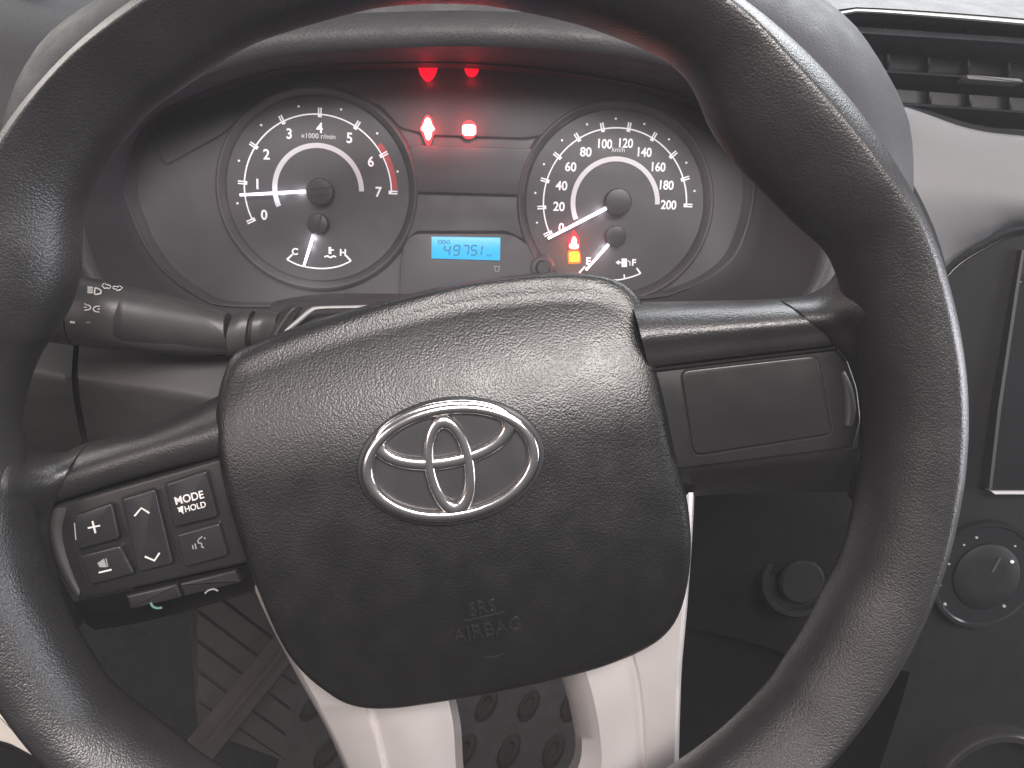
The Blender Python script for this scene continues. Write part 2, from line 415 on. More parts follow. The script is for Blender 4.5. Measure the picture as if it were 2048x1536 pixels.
for k in range(6):
    x0 = 392 + k * 1; y0 = 1105 + k * 60
    a_ = (x0, y0 + 0); b_ = (x0 + 215 - k * 8, y0 + 165 - k * 8)
    quad = [a_, b_, (b_[0] - 4, b_[1] + 46), (a_[0], a_[1] + 50)]
    quad = [(x, min(y, 1520 - 0.0)) for x, y in quad]
    fslab('rib', quad, -0.001, 0.0025, M['pad'], FT)
SS = thing('sill_strip', 'brown trim strip slanting through the dark footwell beside the footrest', 'trim strip', fr0)
fslab('strip', [(372, 1482), (560, 1258), (640, 1160), (680, 1190), (600, 1300), (425, 1515)], 0.003, 0.012, M['brown'], SS)
fslab('ridge', [(405, 1492), (585, 1272), (660, 1175), (666, 1180), (592, 1280), (412, 1498)], 0.012, 0.014, M['brown'], SS)

# pale sill at the lower left
SL = thing('door_sill', 'pale cream door sill plate at the lower left, outside the wheel', 'door sill', U(20, 1450, -0.25))
pprism('plate', [(-160, 1270), (-20, 1330), (45, 1395), (92, 1470), (85, 1525), (20, 1490), (-160, 1440)], -0.27, -0.25, M['sill'], SL, r=0.002, rad=8)
pprism('lower_edge', [(-160, 1445), (15, 1497), (90, 1535), (200, 1640), (-160, 1640)], -0.29, -0.262, M['dark'], SL)

# ================================================================== DASHBOARD
DB = thing('dashboard', 'dark grey car dashboard with domed instrument hood and pale grey trim', 'dashboard', (0, 0.1, -0.2))
lens_px = [(250, 380), (262, 300), (300, 235), (380, 193), (500, 150), (620, 130), (850, 123), (1000, 128), (1150, 145), (1300, 172),
           (1400, 205), (1470, 262), (1505, 340), (1500, 430), (1470, 510), (1420, 555), (1360, 582), (1300, 596), (1100, 608), (900, 612),
           (650, 613), (458, 612), (396, 592), (333, 546), (292, 492), (268, 440)]
bez_px = [(162, 400), (190, 310), (262, 228), (362, 172), (470, 130), (600, 106), (850, 94), (1000, 94), (1160, 103), (1310, 127),
          (1430, 172), (1540, 250), (1615, 350), (1640, 450), (1625, 550), (1560, 625), (1460, 665), (1330, 680), (1100, 690), (900, 690),
          (650, 680), (430, 690), (330, 670), (255, 620), (203, 550), (172, 470)]
def ring_px(pts, w, n=160):
    P = np.array(pts, float)
    # keep correspondences: spline each with equal parameter, not arc length
    k = len(P); out = []
    for i in range(n):
        t = i / n * k; j = int(t); t -= j
        a, b, c, d = P[(j - 1) % k], P[j % k], P[(j + 1) % k], P[(j + 2) % k]
        q = 0.5 * (2 * b + (c - a) * t + (2 * a - 5 * b + 4 * c - d) * t * t + (3 * b - a - 3 * c + d) * t ** 3)
        out.append(U(q[0], q[1], w))
    return np.array(out)
LENS = ring_px(lens_px, -0.150); BEZ = ring_px(bez_px, -0.104)
def mixr(a, b, t): return a * (1 - t) + b * t
L2 = offset_in(LENS, 0.002); L2[:, 2] = -0.162
r1 = mixr(LENS, BEZ, 0.06); r1[:, 2] = -0.1495
r2 = mixr(LENS, BEZ, 0.30); r2[:, 2] = -0.142
r3 = mixr(LENS, BEZ, 0.80); r3[:, 2] = -0.118
v, f = loft([L2, LENS, r1, r2, r3, BEZ]); mesh('cluster_surround', v, f, M['bezel'], DB, angle=60)
# thin bright lip round the lens
lip = offset_in(LENS, 0.0005); v, f = stroke_vf(lip, 0.0012, -0.1508, -0.1486, True); mesh('lens_lip', v, f, M['mask'], DB)
# front roll of the hood and the dome behind it
B0 = BEZ
def grow(ring, d, w):
    q = offset_in(ring, -d); q[:, 2] = w; return q
topw = np.clip((BEZ[:, 1] - 0.055) / 0.05, 0, 1)
g1 = offset_in(BEZ, -0.002); g1[:, 2] = -0.1005
g2 = offset_in(BEZ, -(0.004 + 0.004 * topw)); g2[:, 2] = -0.100
g3 = offset_in(BEZ, -(0.008 + 0.008 * topw)); g3[:, 2] = -0.104 - 0.002 * topw
v, f = loft([B0, g1, g2, g3]); mesh('hood_lip', v, f, M['dash_dark'], DB, angle=80)
# dome of the hood: arcs from lower left over the top to lower right
n = 160
def arc_of(ring):
    # points of the ring from index of lower left over the top to lower right (ring runs left -> top -> right -> bottom)
    k = len(ring); i0 = -int(k * 3.2 / 26); i1 = int(k * 15.0 / 26)
    idx = np.arange(i0, i1 + 1) % k
    return resample(ring[idx], 72)
a0 = arc_of(g3)
A3 = [(20, 560), (8, 420), (20, 300), (52, 190), (80, 130), (125, 70), (220, 5), (380, -70), (700, -150), (1000, -165), (1300, -130), (1480, -75), (1600, -15),
      (1662, 25), (1705, 70), (1757, 148), (1788, 205), (1803, 250), (1812, 330), (1815, 440)]
a3 = resample(np.array([U(x, y, -0.165) for x, y in A3]), 72)
a1 = mixr(a0, a3, 0.35); a1[:, 2] = -0.108; a2 = mixr(a0, a3, 0.75); a2[:, 2] = -0.130
a4 = resample(np.array([U(x, y, -0.165) for x, y in A3]), 72); a4[:, 0] *= 1.01; a4[:, 2] = -0.24; a4[:, 1] -= 0.004
rows = np.stack([a0, a1, a2, a3, a4], 1); rows = list(np.stack([resample(q, 20) for q in rows], 1))
v, f = loft(rows, False); mesh('hood', v, f, M['dash_dark'], DB, angle=60)

# dash to the right of the hood
patch('top_pad', [([(1380, -130), (1560, -130), (1800, -120), (2200, -60), (2700, 20)], -0.36),
                  ([(1380, -60), (1560, -60), (1750, -50), (2200, 10), (2700, 60)], -0.27),
                  ([(1450, 20), (1640, 23), (1725, 15), (2048, 37), (2400, 75), (2700, 110)], -0.195)], M['dash_pad'], DB, n=30, smooth_rows=12)
patch('pad_seam', [([(1640, 24), (1690, 19), (1740, 15), (2048, 37), (2400, 75), (2700, 110)], -0.195),
                   ([(1640, 27), (1690, 22), (1740, 18), (2048, 40), (2400, 78), (2700, 113)], -0.1965)], M['groove'], DB, n=30)
patch('pale_edge', [([(1640, 27), (1690, 22), (1740, 18), (2048, 40), (2400, 78), (2700, 113)], -0.1955),
                    ([(1640, 31), (1690, 26), (1740, 22), (2048, 46), (2400, 83), (2700, 118)], -0.1925),
                    ([(1640, 36), (1690, 31), (1740, 26), (2048, 51), (2400, 88), (2700, 123)], -0.195)], M['white_trim'], DB, n=30, smooth_rows=6)
patch('trim_band', [([(1690, 190), (1805, 214), (1862, 232), (1940, 258), (2048, 273), (2400, 300), (2700, 310)], -0.182),
                    ([(1690, 196), (1805, 218), (1862, 237), (1940, 263), (2048, 278), (2400, 306), (2700, 316)], -0.176),
                    ([(1710, 300), (1800, 300), (1880, 310), (1960, 325), (2048, 340), (2400, 372), (2700, 390)], -0.165),
                    ([(1740, 420), (1820, 405), (1890, 395), (1970, 395), (2048, 400), (2400, 425), (2700, 440)], -0.160),
                    ([(1780, 520), (1850, 490), (1900, 472), (1980, 452), (2048, 442), (2400, 450), (2700, 455)], -0.170),
                    ([(1830, 640), (1876, 560), (1905, 520), (1975, 478), (2048, 452), (2400, 462), (2700, 468)], -0.190)], M['dash_light'], DB, n=40, smooth_rows=24)
patch('trim_edge_shade', [([(1770, 300), (1806, 335), (1838, 390), (1868, 455), (1890, 525), (1905, 600)], -0.148),
                    ([(1760, 310), (1796, 345), (1828, 400), (1858, 465), (1880, 535), (1895, 610)], -0.144),
                    ([(1700, 320), (1740, 360), (1780, 420), (1810, 480), (1830, 550), (1840, 620)], -0.150)], M['dark'], DB, n=24, smooth_rows=8, thick=0.004)  # darker material paints the shade on the trim's edge
# dash to the left of the hood
patch('left_pad', [([(-500, -250), (-100, -220), (200, -190), (420, -170)], -0.40),
                   ([(-500, -80), (-100, -60), (110, -30), (330, -20)], -0.26),
                   ([(-500, 60), (-100, 60), (60, 70), (250, 80)], -0.205),
                   ([(-500, 220), (-100, 200), (60, 190), (250, 190)], -0.19),
                   ([(-500, 420), (-100, 420), (60, 420), (250, 420)], -0.185),
                   ([(-500, 800), (-100, 800), (60, 800), (250, 800)], -0.20)], M['dash_dark'], DB, n=20, smooth_rows=20)
patch('bright_corner', [([(-500, -120), (-100, -40), (60, -30), (120, -80)], -0.25),
                      ([(-500, 30), (-100, 25), (40, 0), (100, -40)], -0.245)], M['white_trim'], DB, n=16, thick=0.006)  # pale strip painted in for window light at the upper left
# lower panels behind the wheel
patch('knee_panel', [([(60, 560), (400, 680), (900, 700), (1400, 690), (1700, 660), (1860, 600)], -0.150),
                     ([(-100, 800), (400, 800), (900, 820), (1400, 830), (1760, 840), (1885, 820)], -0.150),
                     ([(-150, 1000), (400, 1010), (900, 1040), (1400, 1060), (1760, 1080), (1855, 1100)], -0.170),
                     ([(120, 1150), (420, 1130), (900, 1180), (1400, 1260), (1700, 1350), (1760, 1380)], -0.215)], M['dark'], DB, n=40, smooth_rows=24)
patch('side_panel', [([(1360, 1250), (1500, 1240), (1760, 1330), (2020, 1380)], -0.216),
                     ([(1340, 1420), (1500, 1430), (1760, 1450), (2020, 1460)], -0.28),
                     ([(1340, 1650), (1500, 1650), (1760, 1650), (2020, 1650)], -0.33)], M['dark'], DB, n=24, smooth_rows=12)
# ignition barrel behind the right spoke
IG = thing('ignition_switch', 'black round ignition switch in the shade below the right spoke', 'ignition', U(1590, 1150, -0.16))
c = U(1600, 1160, -0.181)
def lathe_vf(c, prof, n=40, axis=(0, 0, 1)):
    rings = [[(c[0] + r_ * math.cos(2 * math.pi * k / n), c[1] + r_ * math.sin(2 * math.pi * k / n), c[2] + z) for k in range(n)] for r_, z in prof]
    return loft(rings, True, True, True)
v, f = lathe_vf(c, [(0.026, -0.04), (0.026, -0.001), (0.0245, 0.001), (0.021, 0.001), (0.020, -0.003), (0.015, -0.003)]); mesh('collar', v, f, M['dark'], IG)
v, f = lathe_vf(c, [(0.0145, -0.003), (0.0145, 0.003), (0.013, 0.0045), (0.004, 0.0045)]); o = mesh('key_face', v, f, M['dark'], IG)

# centre stack on the right
CS = thing('center_stack', 'black glossy centre console panel right of the steering wheel', 'console', U(2000, 900, -0.2))
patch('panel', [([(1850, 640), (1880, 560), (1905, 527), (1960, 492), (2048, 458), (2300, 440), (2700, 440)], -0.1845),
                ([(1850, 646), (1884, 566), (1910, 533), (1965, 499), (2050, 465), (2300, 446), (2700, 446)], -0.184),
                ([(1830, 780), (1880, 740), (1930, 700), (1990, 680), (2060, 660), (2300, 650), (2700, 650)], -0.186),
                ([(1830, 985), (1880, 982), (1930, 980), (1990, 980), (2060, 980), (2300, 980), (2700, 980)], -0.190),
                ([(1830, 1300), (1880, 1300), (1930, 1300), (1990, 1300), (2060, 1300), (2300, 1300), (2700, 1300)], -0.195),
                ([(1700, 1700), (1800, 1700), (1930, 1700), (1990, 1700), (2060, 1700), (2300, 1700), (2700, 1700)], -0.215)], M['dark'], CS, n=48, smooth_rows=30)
patch('panel_rim', [([(1886, 560), (1912, 530), (1966, 496), (2052, 463), (2300, 444)], -0.1835),
                    ([(1888, 563), (1914, 533), (1968, 499), (2053, 466), (2300, 447)], -0.1825)], M['gloss'], CS, n=30, thick=0.001)
SCN = thing('display_screen', 'dark switched-off display screen at the right edge, pale line under it', 'screen', U(2100, 800, -0.184))
pprism('screen_glass', [(2040, 560), (2700, 540), (2700, 980), (1984, 981), (2000, 820)], -0.190, -0.1815, M['gloss'], SCN, r=0.0008, rad=6)
pprism('pale_line', [(1984, 983), (2700, 983), (2700, 989), (1990, 989)], -0.188, -0.1805, M['white_trim'], SCN, r=0.0003)
pprism('side_frame', [(2034, 560), (2044, 500), (2050, 500), (2040, 562), (2003, 815), (1984, 978), (1978, 978), (1996, 815)], -0.190, -0.1808, M['plastic'], SCN)
CD = thing('climate_dial', 'round black climate control dial with tiny painted marks and glints, right of the wheel', 'dial', U(1965, 1150, -0.18))
c = U(1968, 1150, -0.188)
v, f = lathe_vf(c, [(0.037, -0.01), (0.037, 0.001), (0.0362, 0.0022), (0.034, 0.0022), (0.033, 0.0012), (0.020, 0.0012)], 56); mesh('ring', v, f, M['gloss'], CD)
v, f = lathe_vf(c, [(0.0225, 0.001), (0.0222, 0.003), (0.0205, 0.0042), (0.012, 0.0042), (0.004, 0.0042)], 48); mesh('knob', v, f, M['dark'], CD)
v, f = stroke_vf([c[:2] + np.array([0.002, 0.004]), c[:2] + np.array([0.006, 0.014])], 0.0016, c[2] + 0.0041, c[2] + 0.0046); mesh('pointer', v, f, M['stalk'], CD)
for k, (dx, dy, s_, mk) in enumerate([(50, -30, 7, 'ink'), (-40, -60, 4, 'ink_dim'), (-15, -75, 5, 'ink_dim'), (62, -58, 4, 'ink_dim'), (-88, 20, 4, 'ink_dim'),
                                      (-78, 58, 6, 'ink_dim'), (40, 62, 6, 'ink_dim'), (-70, -22, 4, 'ink_dim')]):
    q = [(1968 + dx + s_ * .6 * math.cos(a), 1150 + dy + s_ * .5 * math.sin(a)) for a in [j * math.pi / 4 for j in range(8)]]
    P = px_outline(q, -0.1865); v, f = prism_vf(P, -0.188, -0.1862 if k else -0.1834); mesh('glint_mark', v, f, M[mk], CD)  # pale dots painted for the dial's marks and glints
CH = thing('cup_holder', 'dark round cup holder rim at the lower right corner', 'cup holder', U(2000, 1560, -0.2))
c = U(1985, 1580, -0.195)
v, f = lathe_vf(c, [(0.047, -0.03), (0.047, 0.004), (0.045, 0.0065), (0.041, 0.0065), (0.039, 0.003), (0.038, -0.02)], 64); mesh('rim', v, f, M['plastic_smooth'], CH)
c2 = np.array(c) - np.array([0, 0, 0.006])
v, f = lathe_vf(c2, [(0.0375, -0.012), (0.0375, -0.010), (0.01, -0.0095)], 40); mesh('cup_floor', v, f, M['dark'], CH)

# air vent
AV = thing('air_vent', 'black slatted air vent under the pale edge at the upper right', 'air vent', U(1900, 140, -0.2))
patch('back_wall', [([(1650, -10), (1740, 0), (2048, 20), (2400, 60), (2700, 95)], -0.245),
                    ([(1720, 330), (1860, 340), (2048, 370), (2400, 400), (2700, 420)], -0.245)], M['vent'], AV, n=12)
patch('upper_lip', [([(1640, 37), (1690, 32), (1740, 27), (2048, 52), (2400, 89), (2700, 124)], -0.1955),
                    ([(1640, 60), (1690, 50), (1740, 45), (2048, 66), (2400, 103), (2700, 138)], -0.215)], M['vent'], AV, n=24)
patch('lower_lip', [([(1700, 200), (1806, 221), (1862, 239), (1940, 264), (2048, 279), (2400, 306), (2700, 316)], -0.183),
                    ([(1690, 188), (1790, 202), (1862, 222), (1940, 247), (2048, 262), (2400, 290), (2700, 300)], -0.205)], M['vent'], AV, n=24)
for y0 in (66, 142, 205):
    patch('slat', [([(1690, y0 - 8), (1780, y0 - 2), (1920, y0 + 8), (2048, y0 + 17), (2400, y0 + 46), (2700, y0 + 66)], -0.2015),
                   ([(1690, y0 - 3), (1780, y0 + 3), (1920, y0 + 12), (2048, y0 + 21), (2400, y0 + 50), (2700, y0 + 70)], -0.2000),
                   ([(1690, y0 + 30), (1780, y0 + 36), (1920, y0 + 46), (2048, y0 + 55), (2400, y0 + 80), (2700, y0 + 100)], -0.225)], M['vent'], AV, n=20, thick=0.002)
for x in (1770, 1850, 1935, 2015, 2100, 2190, 2280):
    patch('vane', [([(x, 40), (x + 6, 140), (x + 10, 250)], -0.236), ([(x - 6, 40), (x, 140), (x + 4, 250)], -0.244)], M['vent'], AV, n=8, thick=0.0015)
pprism('slider_tab', [(1934, 149), (2042, 157), (2049, 166), (1936, 158)], -0.206, -0.1955, M['dash_pad'], AV, r=0.0006, rad=3)

# ================================================================== INSTRUMENT CLUSTER
IC = thing('instrument_cluster', 'lit instrument cluster with two round gauges and blue odometer behind the wheel', 'instrument cluster', (0, 0.09, -0.16))
W0 = -0.160
ln = offset_in(ring_px(lens_px, -0.156), -0.003)
v, f = prism_vf(ln[::2], -0.168, -0.1612); mesh('back_plate', v, f, M['mask'], IC)
# clear window, slightly bowed
cen = LENS.mean(0)
rings = []
for s_, dz in ((0.995, 0.0), (0.8, 0.003), (0.55, 0.0048), (0.3, 0.006), (0.08, 0.0063)):
    q = cen + (LENS - cen) * s_; q[:, 2] = -0.1490 - dz * 0.45; rings.append(q)
v, f = loft(rings, True, False, True); mesh('window', v, f, M['clear'], IC)

def arc_pts(c, r_, a0, a1, n=60):
    return [(c[0] + r_ * math.cos(R(a0 + (a1 - a0) * k / n)), c[1] + r_ * math.sin(R(a0 + (a1 - a0) * k / n))) for k in range(n + 1)]
def sub(name, vf, m_, parent): return mesh(name, vf[0], vf[1], m_, parent, smooth=False)
def plight(name, loc, color, power, rad=0.003):
    ld = bpy.data.lights.new(name, 'POINT'); ld.energy = power; ld.color = color; ld.shadow_soft_size = rad
    o = bpy.data.objects.new(name, ld); COL.objects.link(o); o.location = RIG @ Vector(loc); return o

def gauge(name, c, r_, labels, a0, a1, unit, unit_r, lab_r, lab_h, red):
    d = mesh(name, *lathe_vf((c[0], c[1], W0), [(1.24 * r_, -0.004), (1.24 * r_, 0.0), (0.02 * r_, 0.0)], 96), M['dial'], IC, angle=30)
    # sloping well wall round the dial
    v, f = lathe_open((c[0], c[1], W0), [(1.245 * r_, -0.001), (1.255 * r_, 0.0002), (1.32 * r_, 0.0032), (1.335 * r_, 0.0036), (1.355 * r_, 0.0034), (1.40 * r_, -0.001)], 96)
    mesh('well_ring', v, f, M['mask'], d, angle=60)
    z0, z1 = W0 - 0.0002, W0 + 0.0003
    sub('scale_arc', stroke_vf(arc_pts(c, r_, a0, a1, 90), 0.0007, z0, z1), M['print'], d)
    sub('inner_arc', stroke_vf(arc_pts(c, 0.59 * r_, a0 - 2, a1, 80), 0.0026, z0, z1), M['print_dim'], d)
    n = len(labels) - 1
    for i, s_ in enumerate(labels):
        a = R(a0 + (a1 - a0) * i / n); e = np.array([math.cos(a), math.sin(a)]); t = np.array([-e[1], e[0]])
        pr = []
        for sg in (-1, 1):
            p = np.array(c) + t * sg * 0.00062
            pr.append(stroke_vf([p + e * (r_ * 0.962), p + e * (r_ * 1.085)], 0.0007, z0, z1 + 0.0001))
        pr.append(stroke_vf([np.array(c) + e * (r_ * .962), np.array(c) + e * (r_ * 1.0)], 0.0013, z0, z1 + 0.0001))
        sub('tick', join(pr), M['print'], d)
        if i < n:
            a2 = R(a0 + (a1 - a0) * (i + .5) / n); p = np.array(c) + r_ * 1.12 * np.array([math.cos(a2), math.sin(a2)])
            v, f = prism_vf([(p[0] + .0006 * math.cos(k * math.pi / 4), p[1] + .0006 * math.sin(k * math.pi / 4)) for k in range(8)], z0, z1)
            sub('dot', (v, f), M['print'], d)
        lr = lab_r - 0.035 * (len(s_) - 1) * abs(e[0])
        sub('numeral', text_rig_vf(s_, c[0] + e[0] * r_ * lr, c[1] + e[1] * r_ * lr, lab_h, z0, 0.02, 0.95 if len(s_) < 3 else 0.86, 0.0005), M['print'], d)
    sub('unit_text', text_rig_vf(unit, c[0], c[1] + unit_r * r_, 0.0026, z0, 0.005, 1.0, 0.0005), M['print_dim'], d)
    if red:
        sub('red_arc', stroke_vf(arc_pts(c, 1.05 * r_, red, a1 + 2, 30), 0.0026, z0, z1 - 0.0002), M['print_red'], d)
    return d
def lathe_open(c, prof, n=64):
    rings = [[(c[0] + r_ * math.cos(2 * math.pi * k / n), c[1] + r_ * math.sin(2 * math.pi * k / n), c[2] + z) for k in range(n)] for r_, z in prof]
    return loft(rings, True)
CT = np.array([-0.0807, 0.1084]); RT = 0.0389
CSp = np.array([0.0802, 0.1085]); RS = 0.0396
dT = gauge('tachometer_dial', CT, RT, list('01234567'), 206.5, 0.5, 'x1000 r/min', 0.715, 0.825, 0.0054, 38)
dS = gauge('speedometer_dial', CSp, RS, [str(k * 20) for k in range(11)], 206.5, 0.5, 'km/h', 0.715, 0.82, 0.0050, None)

def needle(p_tip, p_root, width, parent_name, hub, hub_r):
    w = W0 + 0.0045
    a = U(*p_tip, w)[:2]; b = U(*p_root, w)[:2]
    v, f = stroke_vf([a, mixr(a, b, .5), b], [width * .72, width * .9, width], w - 0.0006, w + 0.0006)
    nd = mesh(parent_name, v, f, M['needle'], IC, smooth=False)
    h = U(*hub, w)
    v, f = lathe_vf((h[0], h[1], w), [(hub_r, -0.0044), (hub_r, 0.001), (hub_r * .93, 0.0020), (hub_r * .5, 0.0023), (0.0004, 0.0023)], 40)
    mesh('hub_cap', v, f, M['plastic_smooth'], nd, angle=35)
    for t in (0.25, 0.6, 0.9):
        p = mixr(a, b, t); 
        if t > .3: plight('needle_glow', (p[0], p[1], w - 0.0016), (0.93, 0.92, 1.0), 0.0030 * (1.0 if t > .8 else .5), 0.0008)  # added point light, imitates the camera glow round the needle
    return nd
needle((480, 390), (611, 383), 0.0017, 'tachometer_needle', (640, 384), 0.0072)
needle((608, 531), (627, 470), 0.0015, 'temperature_needle', (636, 448), 0.0056)
needle((1096, 477), (1215, 415), 0.0019, 'speedometer_needle', (1236, 404), 0.0073)
needle((1172, 540), (1217, 489), 0.0015, 'fuel_needle', (1231, 473), 0.0057)
# slot lines on the tachometer and temperature hubs
for (x0, y0), (x1, y1) in [((622, 378), (660, 374)), ((622, 392), (658, 389)), ((642, 432), (636, 465))]:
    v, f = pstroke_vf([(x0, y0), (x1, y1)], 2.5, W0 + 0.0070, 0.0002); mesh('hub_slot', v, f, M['groove'], IC, smooth=False)
def icon(name, strokes, mt_, parent, w, fills=()):
    pr = [pstroke_vf(p, wd, w, 0.0003, cl_) for p, wd, cl_ in strokes]
    for q in fills: pr.append(prism_vf(px_outline(q, w), w - 0.0002, w + 0.0003))
    return sub(name, join(pr), mt_, parent)
zi = W0 + 0.0001
icon('temperature_scale', [(resample([(574, 519), (600, 531), (640, 537), (676, 533), (702, 522)], 24), 2.6, False),
                           ([(574, 519), (585, 509)], 3.4, False), ([(702, 522), (692, 511)], 3.4, False)], M['print'], dT, zi)
sub('letter', ptext_vf('C', 590, 503, 14, zi, -2, 0.03), M['print'], dT)
sub('letter', ptext_vf('H', 686, 505, 14, zi, -2, 0.03), M['print'], dT)
icon('thermometer_symbol', [([(660, 494), (660, 508)], 5, False), ([(660, 500), (668, 500)], 2.5, False),
                            (resample([(649, 514), (655, 512), (661, 515), (667, 512), (672, 514)], 14), 3, False)], M['print'], dT, zi)
icon('fuel_scale', [(resample([(1158, 546), (1190, 556), (1232, 560), (1262, 554), (1281, 547)], 24), 2.6, False),
                    ([(1281, 547), (1273, 536)], 3.4, False), ([(1158, 546), (1170, 533)], 3.4, False), ([(1249, 556), (1248, 549)], 2.6, False)], M['print'], dS, zi)
sub('letter', ptext_vf('E', 1177, 522, 15, zi, -2, 0.03), M['print'], dS)
sub('letter', ptext_vf('F', 1268, 525, 14, zi, -2, 0.03), M['print'], dS)
icon('pump_symbol', [([(1256, 521), (1260, 524), (1260, 531)], 2, False), ([(1242, 525), (1234, 525)], 3, False)], M['print'], dS, zi,
     [[(1243, 517), (1254, 517), (1254, 534), (1243, 534)], [(1231, 525), (1238, 520), (1238, 530)]])

# mask plates between the gauges
def plate(pts, w1, nm='mask_plate', m_='mask', rad=6, th=0.003):
    return pprism(nm, pts, w1 - th, w1, M[m_], IC, r=0.0005, rad=rad)
plate([(300, 262), (420, 196), (640, 150), (850, 133), (1000, 138), (1150, 156), (1300, 184), (1420, 235), (1440, 275), (1330, 215), (1200, 200), (1125, 252),
       (1090, 270), (1050, 276), (860, 270), (800, 255), (760, 210), (640, 178), (520, 200), (440, 270), (330, 330)], W0 + 0.0015, rad=10)
plate([(826, 290), (1072, 297), (1072, 303), (1055, 345), (1048, 390), (830, 384), (826, 340), (815, 300)], W0 + 0.0026)
plate([(834, 388), (1046, 394), (1048, 440), (1060, 486), (1014, 463), (833, 463), (808, 486), (826, 440)], W0 + 0.0018)
plate([(835, 467), (1010, 467), (1032, 473), (1066, 497), (1085, 560), (1080, 600), (800, 600), (800, 540), (806, 492), (820, 472)], W0 + 0.0032, rad=8)
sc_ = pprism('odometer_screen', [(863, 473), (1001, 475), (1000, 521), (863, 517)], W0 + 0.002, W0 + 0.0042, M['lcd'], IC, r=0.0002)
zl = W0 + 0.0043
# seven segment digits 49751
SEG = {'4': 'fgbc', '9': 'abcdfg', '7': 'abc', '5': 'afgcd', '1': 'bc'}
def digit(ch, x, y, w_, h_):
    sl = 0.16
    def P(ax, ay): return (x + ax * w_ + (1 - ay) * h_ * sl, y + ay * h_ + ax * 0.4)
    seg = {'a': (P(0, 0), P(1, 0)), 'b': (P(1, 0), P(1, .5)), 'c': (P(1, .5), P(1, 1)), 'd': (P(0, 1), P(1, 1)), 'e': (P(0, .5), P(0, 1)), 'f': (P(0, 0), P(0, .5)), 'g': (P(0, .5), P(1, .5))}
    return [pstroke_vf([np.array(seg[s_][0]) * .93 + np.array(seg[s_][1]) * .07, np.array(seg[s_][0]) * .07 + np.array(seg[s_][1]) * .93], 2.7, zl, 0.0001) for s_ in SEG[ch]]
for ch, x in zip('49751', (887, 906, 924, 941, 951)):
    sub('digit', join(digit(ch, x, 491, 11, 19)), M['lcd_ink'], sc_)
sub('unit_text', ptext_vf('km', 979, 510, 6, zl, -2, 0.01, 1.0, 0.0001), M['lcd_ink'], sc_)
sub('trip_text', ptext_vf('ODO', 888, 484, 8, zl, -2, 0.02, 1.0, 0.0001), M['lcd_ink'], sc_)
icon('cup_symbol', [([(989, 533), (991, 543), (997, 543), (999, 533)], 2, False), ([(987, 533), (1000, 533)], 2, False)], M['ink_dim'], IC, W0 + 0.0034)
q = U(1085, 535, W0 + 0.004)
v, f = lathe_vf((q[0], q[1], W0), [(0.0075, -0.001), (0.0072, 0.003), (0.0055, 0.0045), (0.0042, 0.0045), (0.004, 0.009), (0.0033, 0.010), (0.0005, 0.010)], 32)
mesh('reset_knob', v, f, M['stalk'], IC, angle=35)

# warning lamps
def lamp(core, halo, mc, mh, zc, glow, power, dy=0):
    h = pprism('warning_lamp', halo, zc - 0.002, zc + 0.0004, M[mh], IC, r=0.0)
    if core is not None:
        q = px_outline(core, zc); v, f = prism_vf(q, zc - 0.001, zc + 0.0007); mesh('lamp_core', v, f, M[mc], h, smooth=False)
    x, y = np.mean(halo, axis=0)
    for k in range(2):
        p = U(x + (k * 2 - 1) * 3, y + dy + (k * 2 - 1) * 4, zc + 0.0065 - dy * 0.0001); plight('warning_glow', p, glow, power * 1.3, 0.0003)  # added point lights imitate the bloom round each lamp
    return h
zc = W0 + 0.0018
lamp(resample([(855, 236), (861, 240), (864, 250), (869, 258), (864, 264), (862, 274), (858, 280), (853, 278), (848, 264), (842, 258), (847, 250), (850, 240)], 40, True),
     resample([(854, 229), (863, 236), (868, 250), (871, 260), (866, 272), (862, 286), (857, 292), (851, 286), (845, 270), (840, 259), (845, 242)], 40, True),
     'lamp_white', 'lamp_halo', zc, (1, 0.015, 0.03), 0.010)
lamp(round_poly([(925, 251), (934, 249), (938, 250), (943, 249), (951, 252), (952, 268), (944, 272), (938, 271), (931, 272), (925, 268)], 5),
     resample([(938, 240), (951, 248), (954, 260), (950, 272), (938, 278), (926, 272), (922, 260), (926, 247)], 36, True),
     'lamp_white', 'lamp_halo', zc, (1, 0.015, 0.03), 0.009)
lamp(None, resample([(836, 112), (876, 112), (874, 140), (866, 156), (855, 163), (846, 156), (838, 142)], 40, True), None, 'lamp_red', zc, (1, 0.0, 0.035), 0.0009, 26)
lamp(None, resample([(928, 116), (958, 116), (958, 138), (952, 150), (943, 154), (934, 149), (929, 138)], 40, True), None, 'lamp_red', zc, (1, 0.0, 0.035), 0.0007, 26)
zs = W0 + 0.0006
lamp(resample([(1148, 473), (1153, 480), (1153, 487), (1157, 491), (1154, 497), (1142, 497), (1138, 490), (1143, 486), (1144, 478)], 36, True),
     resample([(1148, 460), (1154, 470), (1160, 486), (1158, 498), (1147, 501), (1137, 497), (1137, 487), (1141, 474)], 36, True),
     'lamp_white', 'lamp_halo', zs, (1, 0.02, 0.05), 0.0055)
lamp(round_poly([(1139, 504), (1155, 503), (1159, 508), (1158, 523), (1139, 524)], 3), round_poly([(1135, 500), (1160, 500), (1163, 527), (1136, 529)], 6),
     'lamp_amber', 'amber_halo', zs, (1, 0.30, 0.02), 0.0028)

